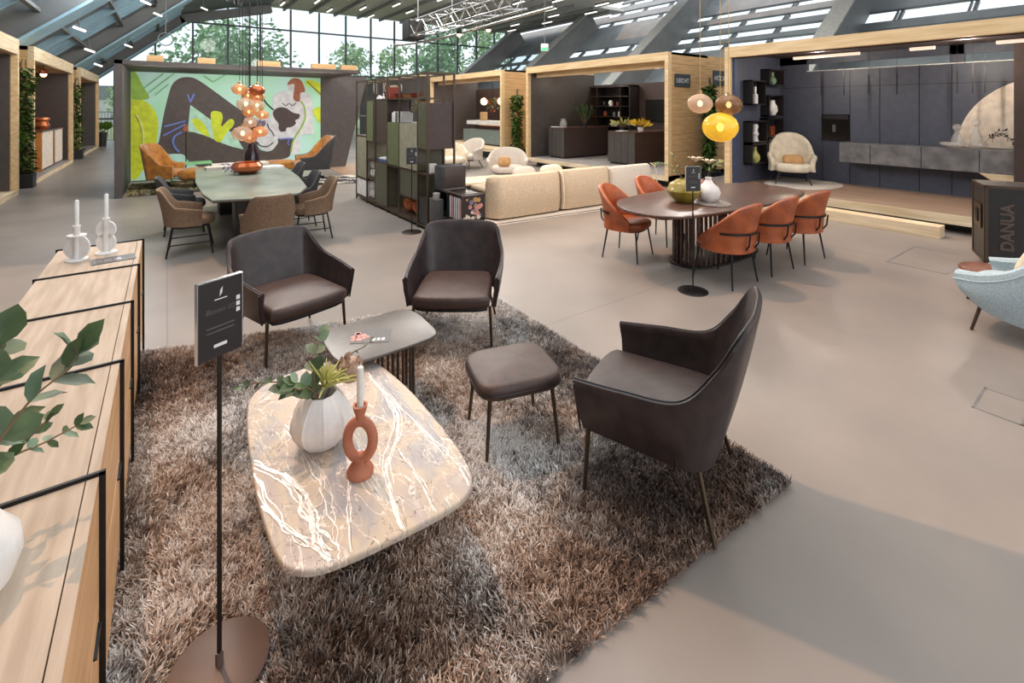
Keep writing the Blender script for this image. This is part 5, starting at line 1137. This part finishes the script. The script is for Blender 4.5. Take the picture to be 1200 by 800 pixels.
for i, (x, w) in enumerate(((.75, .35), (2.05, .5), (3.35, .6), (-.2, .3), (4.0, .4))): tag(obj('timber_block', bx(bm_(), -w/2, w/2, -.08, .08, 0, .14, .005), 'pine', smooth=False), 'short timber block lying on top of the mural niche roof', 'block', 'timber blocks on the niche roof', (x, 13.1, 2.901))
# niche furniture
shag_rug2 = thing('shag_rug', 'green and brown shaggy rug under the left mustard wing chair', 'rug', (0, 0, 0)); P2 = [(-.70, 12.95), (1.1, 12.85), (1.2, 14.6), (-.70, 14.7)]
obj('backing', prism(bm_(), P2, .001, .012), MATS['rug_backing'], shag_rug2, False); shag('pile', P2, 9000, .07, .022, 'pile2', shag_rug2, .01, lambda x, y, rr: max(0, min(1, .5+.5*mn.noise((x*2, y*2, 1))+rr.gauss(0, .15))), 3)
shag_rug3 = thing('shag_rug', 'black and white shaggy rug under the right mustard wing chair', 'rug', (0, 0, 0)); P3 = [(2.2, 12.4), (4.3, 11.95), (4.7, 13.2), (2.4, 13.7)]
obj('backing', prism(bm_(), P3, .001, .012), MATS['rug_backing'], shag_rug3, False); shag('pile', P3, 12000, .05, .018, 'pile3', shag_rug3, .01, lambda x, y, rr: max(0, min(1, .5+.35*sin(x*7+y*9+4*mn.noise((x*2, y*2, 1)))+rr.gauss(0, .06))), 4)
tag(obj('wood_floor_panel', prism(bm_(), [(4.0, 13.4), (5.6, 13.2), (6.0, 16.5), (4.2, 16.5)], 0, .01), 'plankfloor', smooth=False), 'tan wooden floor panel beyond the black and white rug', 'floor panel')
def wing(label, loc, rz, back, seat):
    t = thing('wing_chair', label, 'armchair', loc, rz)
    st = []
    for sx in (1, -1):
        q = [((.33*sx, .34, .28), (.40*sx, .36, .56)), ((.34*sx, .1, .27), (.42*sx, .08, .60)), ((.34*sx, -.12, .27), (.46*sx, -.12, .82)), ((.33*sx, -.25, .27), (.45*sx, -.34, 1.04))]
        st += q if sx > 0 else q[::-1]
        if sx > 0: st.append(((0, -.30, .27), (0, -.46, 1.06)))
    o = obj('shell', shell(bm_(), st[::-1], .05, 6, 7, .0), back, t)
    st2 = [((a[0]*.9, a[1]*.9+.02, .36), (b_[0]*.9, b_[1]*.92+.02, b_[2]-.02)) for a, b_ in st]
    obj('inner_padding', shell(bm_(), st2[::-1], .05, 6, 7, .01), seat, t)
    obj('seat', slab(bm_(), srect(.62, .72, 4, 40, 0, .06)[::-1], .28, .46, .06, crown=.02, k=4), seat, t)
    obj('column', lathe(bm_(), [(.03, .06), (.03, .28)], 14), 'black', t)
    for k in range(4): a = pi/4+k*pi/2; obj('foot', tube(bm_(), [(0, 0, .1), (cos(a)*.34, sin(a)*.34, .015)], .015, 6), 'black', t)
    return t
wing('mustard velvet wing chair facing right at the left end of the mural', (-.05, 13.65, .03), face(.9, -.35), 'mustard', 'mustard').scale = (.86, .86, .96)
wing('mustard velvet wing chair with dark outer shell at the right end of the mural', (3.15, 13.2, .03), face(-.85, .05), 'dgrey', 'mustard').scale = (1.12, 1.12, 1.05)
t = thing('pouf', 'mustard velvet footstool beside the left wing chair', 'footstool', (.55, 13.45, .03), -.3); obj('cushion', slab(bm_(), srect(.62, .5, 4, 36)[::-1], .2, .44, .06, crown=.03, k=4), 'mustard', t); obj('base', lathe(bm_(), [(.2, 0), (.2, .02), (.03, .04), (.03, .2)], 20), 'black', t)
t = thing('pouf', 'mustard velvet footstool between the vase and the right wing chair', 'footstool', (2.45, 14.2, 0), .1); obj('cushion', slab(bm_(), srect(.9, .5, 4, 36)[::-1], .22, .46, .06, crown=.03, k=4), 'mustard', t); obj('base', lathe(bm_(), [(.2, 0), (.2, .02), (.03, .04), (.03, .22)], 20), 'black', t)
t = thing('side_table', 'low mint green square table behind the left wing chair', 'side table', (.48, 14.3, 0)); obj('top', bx(bm_(), -.45, .45, -.25, .25, .50, .54, .006), 'green', t, False)
for x in (-.38, .38): obj('leg', bx(bm_(), x-.02, x+.02, -.2, .2, 0, .5), 'green', t, False)
t = thing('pole_lamp', 'black slim post with small sockets standing before the mural', 'post', (.40, 14.6, 0)); rod('post', (0, 0, 0), (0, 0, 1.45), .012, 'black', t); obj('socket_box', bx(bm_(), -.05, .05, -.03, .03, 1.3, 1.45), 'rust', t, False); obj('base', lathe(bm_(), [(.13, 0), (.13, .015), (.01, .02)], 20), 'black', t)
t = thing('low_bench', 'pale low bench behind the ceramic dining table', 'bench', (1.35, 12.3, 0)); obj('seat', bx(bm_(), -.55, .55, -.2, .2, .56, .66, .02), 'boucle', t); obj('frame', bx(bm_(), -.5, .5, -.15, .15, 0, .56), 'dgrey', t, False)
# ---------------------------------------------------------------- ceramic dining table group
TX, TY = 1.12, 8.9
ld = thing('dining_table', 'long grey-green ceramic dining table with clipped corners before the mural', 'dining table', (TX, TY, 0))
LP_ = [(.44, 10.75), (.40, 9.75), (.36, 8.9), (.39, 7.6), (.46, 7.0), (1.05, 6.78), (1.46, 6.92), (1.66, 7.4), (1.80, 8.6), (1.86, 9.8), (1.86, 10.8), (1.2, 10.9)]
LP_ = [(x-TX, y-TY) for x, y in LP_]
obj('top', slab(bm_(), LP_, .722, .75, .01), 'ceramic', ld, False); obj('edge', slab(bm_(), [(x*.985, y*.99) for x, y in LP_], .705, .722, .003), 'walnut', ld, False)
for y in (-1.25, 1.2): obj('pedestal', bx(bm_(), -.36, .36, y-.25, y+.25, 0, .705, .02), 'blackp', ld)
tag(obj('copper_bowl', lathe(bm_(), [(.001, 0), (.12, 0), (.23, .07), (.25, .14), (.2, .2), (.18, .19), (.22, .13)], 28), 'copper'), 'shiny copper bowl on the ceramic dining table', 'bowl', None, (1.14, 9.45, .7505))
t = thing('vase', 'dark plum glass vase on the ceramic dining table', 'vase', (1.26, 9.8, .7505)); obj('body', lathe(bm_(), [(.001, 0), (.1, 0), (.13, .12), (.12, .3), (.07, .42), (.06, .5), (.05, .5)], 24), 'plum', t)
t = thing('dried_bouquet', 'dried brown and lilac stems in the dark plum vase', 'dried flowers', (1.26, 9.8, 1.2)); b = bm_(); bl = bm_()
for k in range(16): d = Vector((R.uniform(-.5, .5), R.uniform(-.4, .4), 1)); tube(b, [(0, 0, 0), d*.2, d*.42+rv(.03)], .008, 5); leaf(bl, d*.35, d, (0, -1, 0), .14, .05)
obj('stem', b, 'rust', t); obj('seed_head', bl, 'lilac', t)
t = thing('dried_bouquet', 'pale lilac dried sprig lying against the copper bowl', 'dried flowers', (.93, 9.4, .80)); bl = bm_()
for k in range(50): leaf(bl, rv(.12)*1.2, rv(), rv(), .09, .03)
obj('sprig', bl, 'lilac', t)
for i, (x, y, m) in enumerate(((.88, 10.5, 'boucle'), (1.5, 9.95, 'paper'))): tag(obj('catalogue', bx(bm_(), -.3, .3, -.12, .12, 0, .05, .004), m, smooth=False), ('pale boxed catalogue at the far left of the ceramic table', 'white catalogue at the far right of the ceramic table')[i], 'catalogue', None, (x, y, .7505), .1)
fc = thing('dining_chair', 'brown fabric dining chair seen from behind at the near end of the ceramic table', 'chair', (1.02, 6.62, 0), face(-.05, 1))
def fabchair(t, m, sled=True):
    obj('shell', tubshell(bm_(), .275, .27, 1.95, lambda q: .40-.02*q, lambda q: .84-.22*sm(.30, .62, q)-.05*sm(.6, 1, q), .28, .035, 21, 2.6, .01, .12), m, t)
    obj('seat', slab(bm_(), srect(.52, .52, 3, 36, 0, .02)[::-1], .38, .47, .03, crown=.015, k=4), m, t)
    obj('pan', slab(bm_(), srect(.46, .44, 3, 28)[::-1], .35, .39, .01), 'black', t)
    for sx in (1, -1):
        for sy in (1, -1): obj('leg', tube(bm_(), [(sx*.18, sy*.19, .37), (sx*.24, sy*.25, 0)], .011, 8), 'black', t)
        obj('stretcher', tube(bm_(), [(sx*.215, .222, .15), (sx*.215, -.222, .15)], .008, 6), 'black', t)
fabchair(fc, 'brown')
fc['group'] = 'brown fabric chairs at the ceramic table'
dup(fc, 'brown fabric dining chair on the left side of the ceramic table, nearest the sideboard', (.26, 7.62, 0), face(1, -.06))
dup(fc, 'brown fabric dining chair leaning back on the right side of the ceramic table, nearest', (1.72, 7.42, 0), face(-1, .05))
dk = thing('dining_chair', 'dark grey dining chair on the left side of the ceramic table, behind the brown one', 'chair', (.22, 8.9, 0), face(1, 0), 'dark chairs at the ceramic table'); fabchair(dk, 'dgrey')
dup(dk, 'dark grey dining chair on the right side of the ceramic table, second from the front', (1.70, 8.3, 0), face(-1, 0))
dup(dk, 'dark grey dining chair on the right side of the ceramic table, furthest back', (1.78, 9.75, 0), face(-1, 0))
# cluster of glass pendants
cl = [(-.13, .04, 2.30, .13, 'amber'), (.08, -.05, 2.29, .13, 'copper'), (-.02, .08, 2.20, .11, 'amber'), (.10, .07, 2.18, .12, 'amber'), (-.06, -.04, 2.06, .15, 'clearcop'), (.09, .03, 2.04, .13, 'clearcop'), (-.01, .05, 1.93, .12, 'amber'), (.15, -.02, 1.88, .11, 'amber'), (.0, 0, 1.76, .12, 'clearcop'), (-.10, -.03, 1.58, .17, 'clearcop'), (.13, .03, 1.60, .13, 'amber'), (.0, .08, 1.5, .12, 'amber')]
words = ('topmost left', 'topmost right', 'second row left', 'second row right', 'third row left', 'third row right', 'fourth row left', 'fourth row right', 'alone in the fifth row', 'bottom row left', 'bottom row right', 'lowest one behind the vase stems')
for i, (x, y, z, r, m) in enumerate(cl): pendant('small %s glass globe lamp in the ceramic table cluster, %s' % ({'amber': 'amber', 'copper': 'copper', 'clearcop': 'pale'}[m], words[i]), (1.12+x*1.15, 8.9+y, z-.10), r*.92, .78, m, 8.7, 'glass globe cluster over the ceramic table', True, .1, 'black')
# ---------------------------------------------------------------- left row of booths
LX = -2.65
def lbooth(label, y0, y1, zt, inner, fl, depth=1.45):
    t = thing('display_booth', label, 'booth', (LX, y0, 0)); h = y1-y0
    obj('floor', bx(bm_(), -depth, 0, 0, h, 0, .10), fl, t, False); obj('floor_edge', bx(bm_(), 0, .02, 0, h, 0, .102), 'pine_pale', t, False)
    obj('front_beam', bx(bm_(), -.08, .03, 0, h, zt-.33, zt), 'pine_pale', t, False)
    for y in (0, h-.12): obj('post', bx(bm_(), -.08, .03, y, y+.12, .1, zt-.33), 'pine_plain', t, False)
    s = obj('side_wall', bx(bm_(), -depth, -.08, 0, .1, .0, zt), 'pine', t, False)
    s = obj('side_wall', bx(bm_(), -depth, -.08, h-.1, h, .0, zt), 'pine', t, False); obj('lining', bx(bm_(), -depth, -.1, h-.14, h-.1, .1, zt-.34), inner, s, False)
    obj('back_wall', bx(bm_(), -depth-.08, -depth, 0, h, 0, zt), inner, t, False); obj('roof', bx(bm_(), -depth, -.08, 0, h, zt-.1, zt), 'pine_plain', t, False)
    return t
lbooth('timber booth with a grey slatted wall, cut by the left edge of the photo', 9.4, 14.85, 3.39, 'anthr', 'pine_pale', 1.0)
lbooth('timber booth with a brown lined interior and an orange lit kitchen island', 16.3, 22.4, 3.4, 'darkbrown', 'greyfloor')
lbooth('timber booth with open shelves, furthest one of the left row', 24.1, 30.2, 3.42, 'anthr', 'greyfloor')
t = thing('kitchen_island', 'pale kitchen island with an orange wooden end in the left brown booth', 'kitchen island', (-3.35, 18.6, .10)); 
obj('body', bx(bm_(), 0, .5, .04, 3.4, .05, 1.1), 'creampanel', t, False); obj('end_panel', bx(bm_(), -.02, .52, 0, .04, 0, 1.1), mat('orange_oak', (214,140,66), .5, c2=(190,116,50), scale=5, stretch=(6,1,1)), t, False); obj('gap', bx(bm_(), .5, .506, 1.75, 2.05, .05, 1.1), 'rust', t, False); obj('worktop', bx(bm_(), -.03, .53, -.01, 3.42, 1.1, 1.14), 'walnut', t, False); obj('plinth', bx(bm_(), .04, .46, .06, 3.36, 0, .05), 'blackp', t, False)
tag(obj('amber_pot', lathe(bm_(), [(.001, 0), (.12, 0), (.2, .12), (.15, .24), (.2, .3), (.18, .36), (.05, .36)], 20), 'copper'), 'amber copper pot on the kitchen island in the left brown booth', 'pot', None, (-3.0, 19.6, 1.245))
t = thing('tap', 'arched chrome tap on the kitchen island in the left brown booth', 'tap', (-3.2, 19.0, 1.24)); obj('spout', tube(bm_(), [(0, 0, 0), (0, 0, .4)]+[(0, .16-.16*cos(a), .4+.16*sin(a)) for a in [pi*k/10 for k in range(1, 11)]]+[(0, .32, .3)], .018, 8), 'chrome', t); obj('lever', tube(bm_(), [(0, 0, .1), (.1, 0, .16)], .012, 6), 'chrome', t)
t = thing('pendant_lamp', 'small glowing ceiling lamp in the left brown booth', 'pendant lamp', (-3.1, 20.6, 2.95)); obj('shade', lathe(bm_(), [(.1, 0), (.12, .1), (.05, .16)], 18), 'rust', t); obj('bulb', ball(bm_(), (0, 0, -.02), .08), 'warm', t); rod('rod', (0, 0, .16), (0, 0, .35), .01, 'black', t)
ivy('leafy green climber in a black planter on the side of the left brown booth', (-2.78, 16.0, 0), 2.85, .26, 900, seed=6)
ivy('green climber in a black planter on the side of the furthest left booth', (-2.72, 23.75, 0), 2.8, .24, 600, seed=7)
plant('small green plant in a tall pot at the end of the furthest left booth', (-2.55, 30.7, 0), 40, .5, .5, .8, ['ivy'], .3, .14, 'soil', .7, .2)
t = thing('display_shelves', 'tall wall shelves with jars in the furthest left booth', 'shelves', (-4.05, 25.2, .10))
for z in (.7, 1.25, 1.8, 2.3): obj('shelf', bx(bm_(), 0, .5, 0, 4.2, z, z+.06), 'pine', t, False)
for y in (0, 2.1, 4.14): obj('upright', bx(bm_(), 0, .5, y, y+.06, 0, 2.9), 'blackp', t, False)
obj('base', bx(bm_(), 0, .5, 0, 4.2, 0, .7), 'anthr', t, False)
names = ('white', 'brown', 'green', 'pale', 'dark', 'red', 'grey', 'tan'); k = 0
for z, lvl in ((.76, 'lowest'), (1.31, 'second'), (1.86, 'third'), (2.36, 'topmost')):
    for j in range(2):
        m = ('white', 'rust', 'leaf', 'boucle', 'plum', 'red', 'stone', 'tan')[k]
        tag(obj('shelf_jar', lathe(bm_(), [(.001, 0), (.14, 0), (.18, .14), (.1, .3), (.08, .3)], 14), m), '%s jar on the %s shelf of the furthest left booth' % (names[k], lvl), 'jar', None, (-3.65, 26.2+j*1.8, .10+z+.001)); k += 1
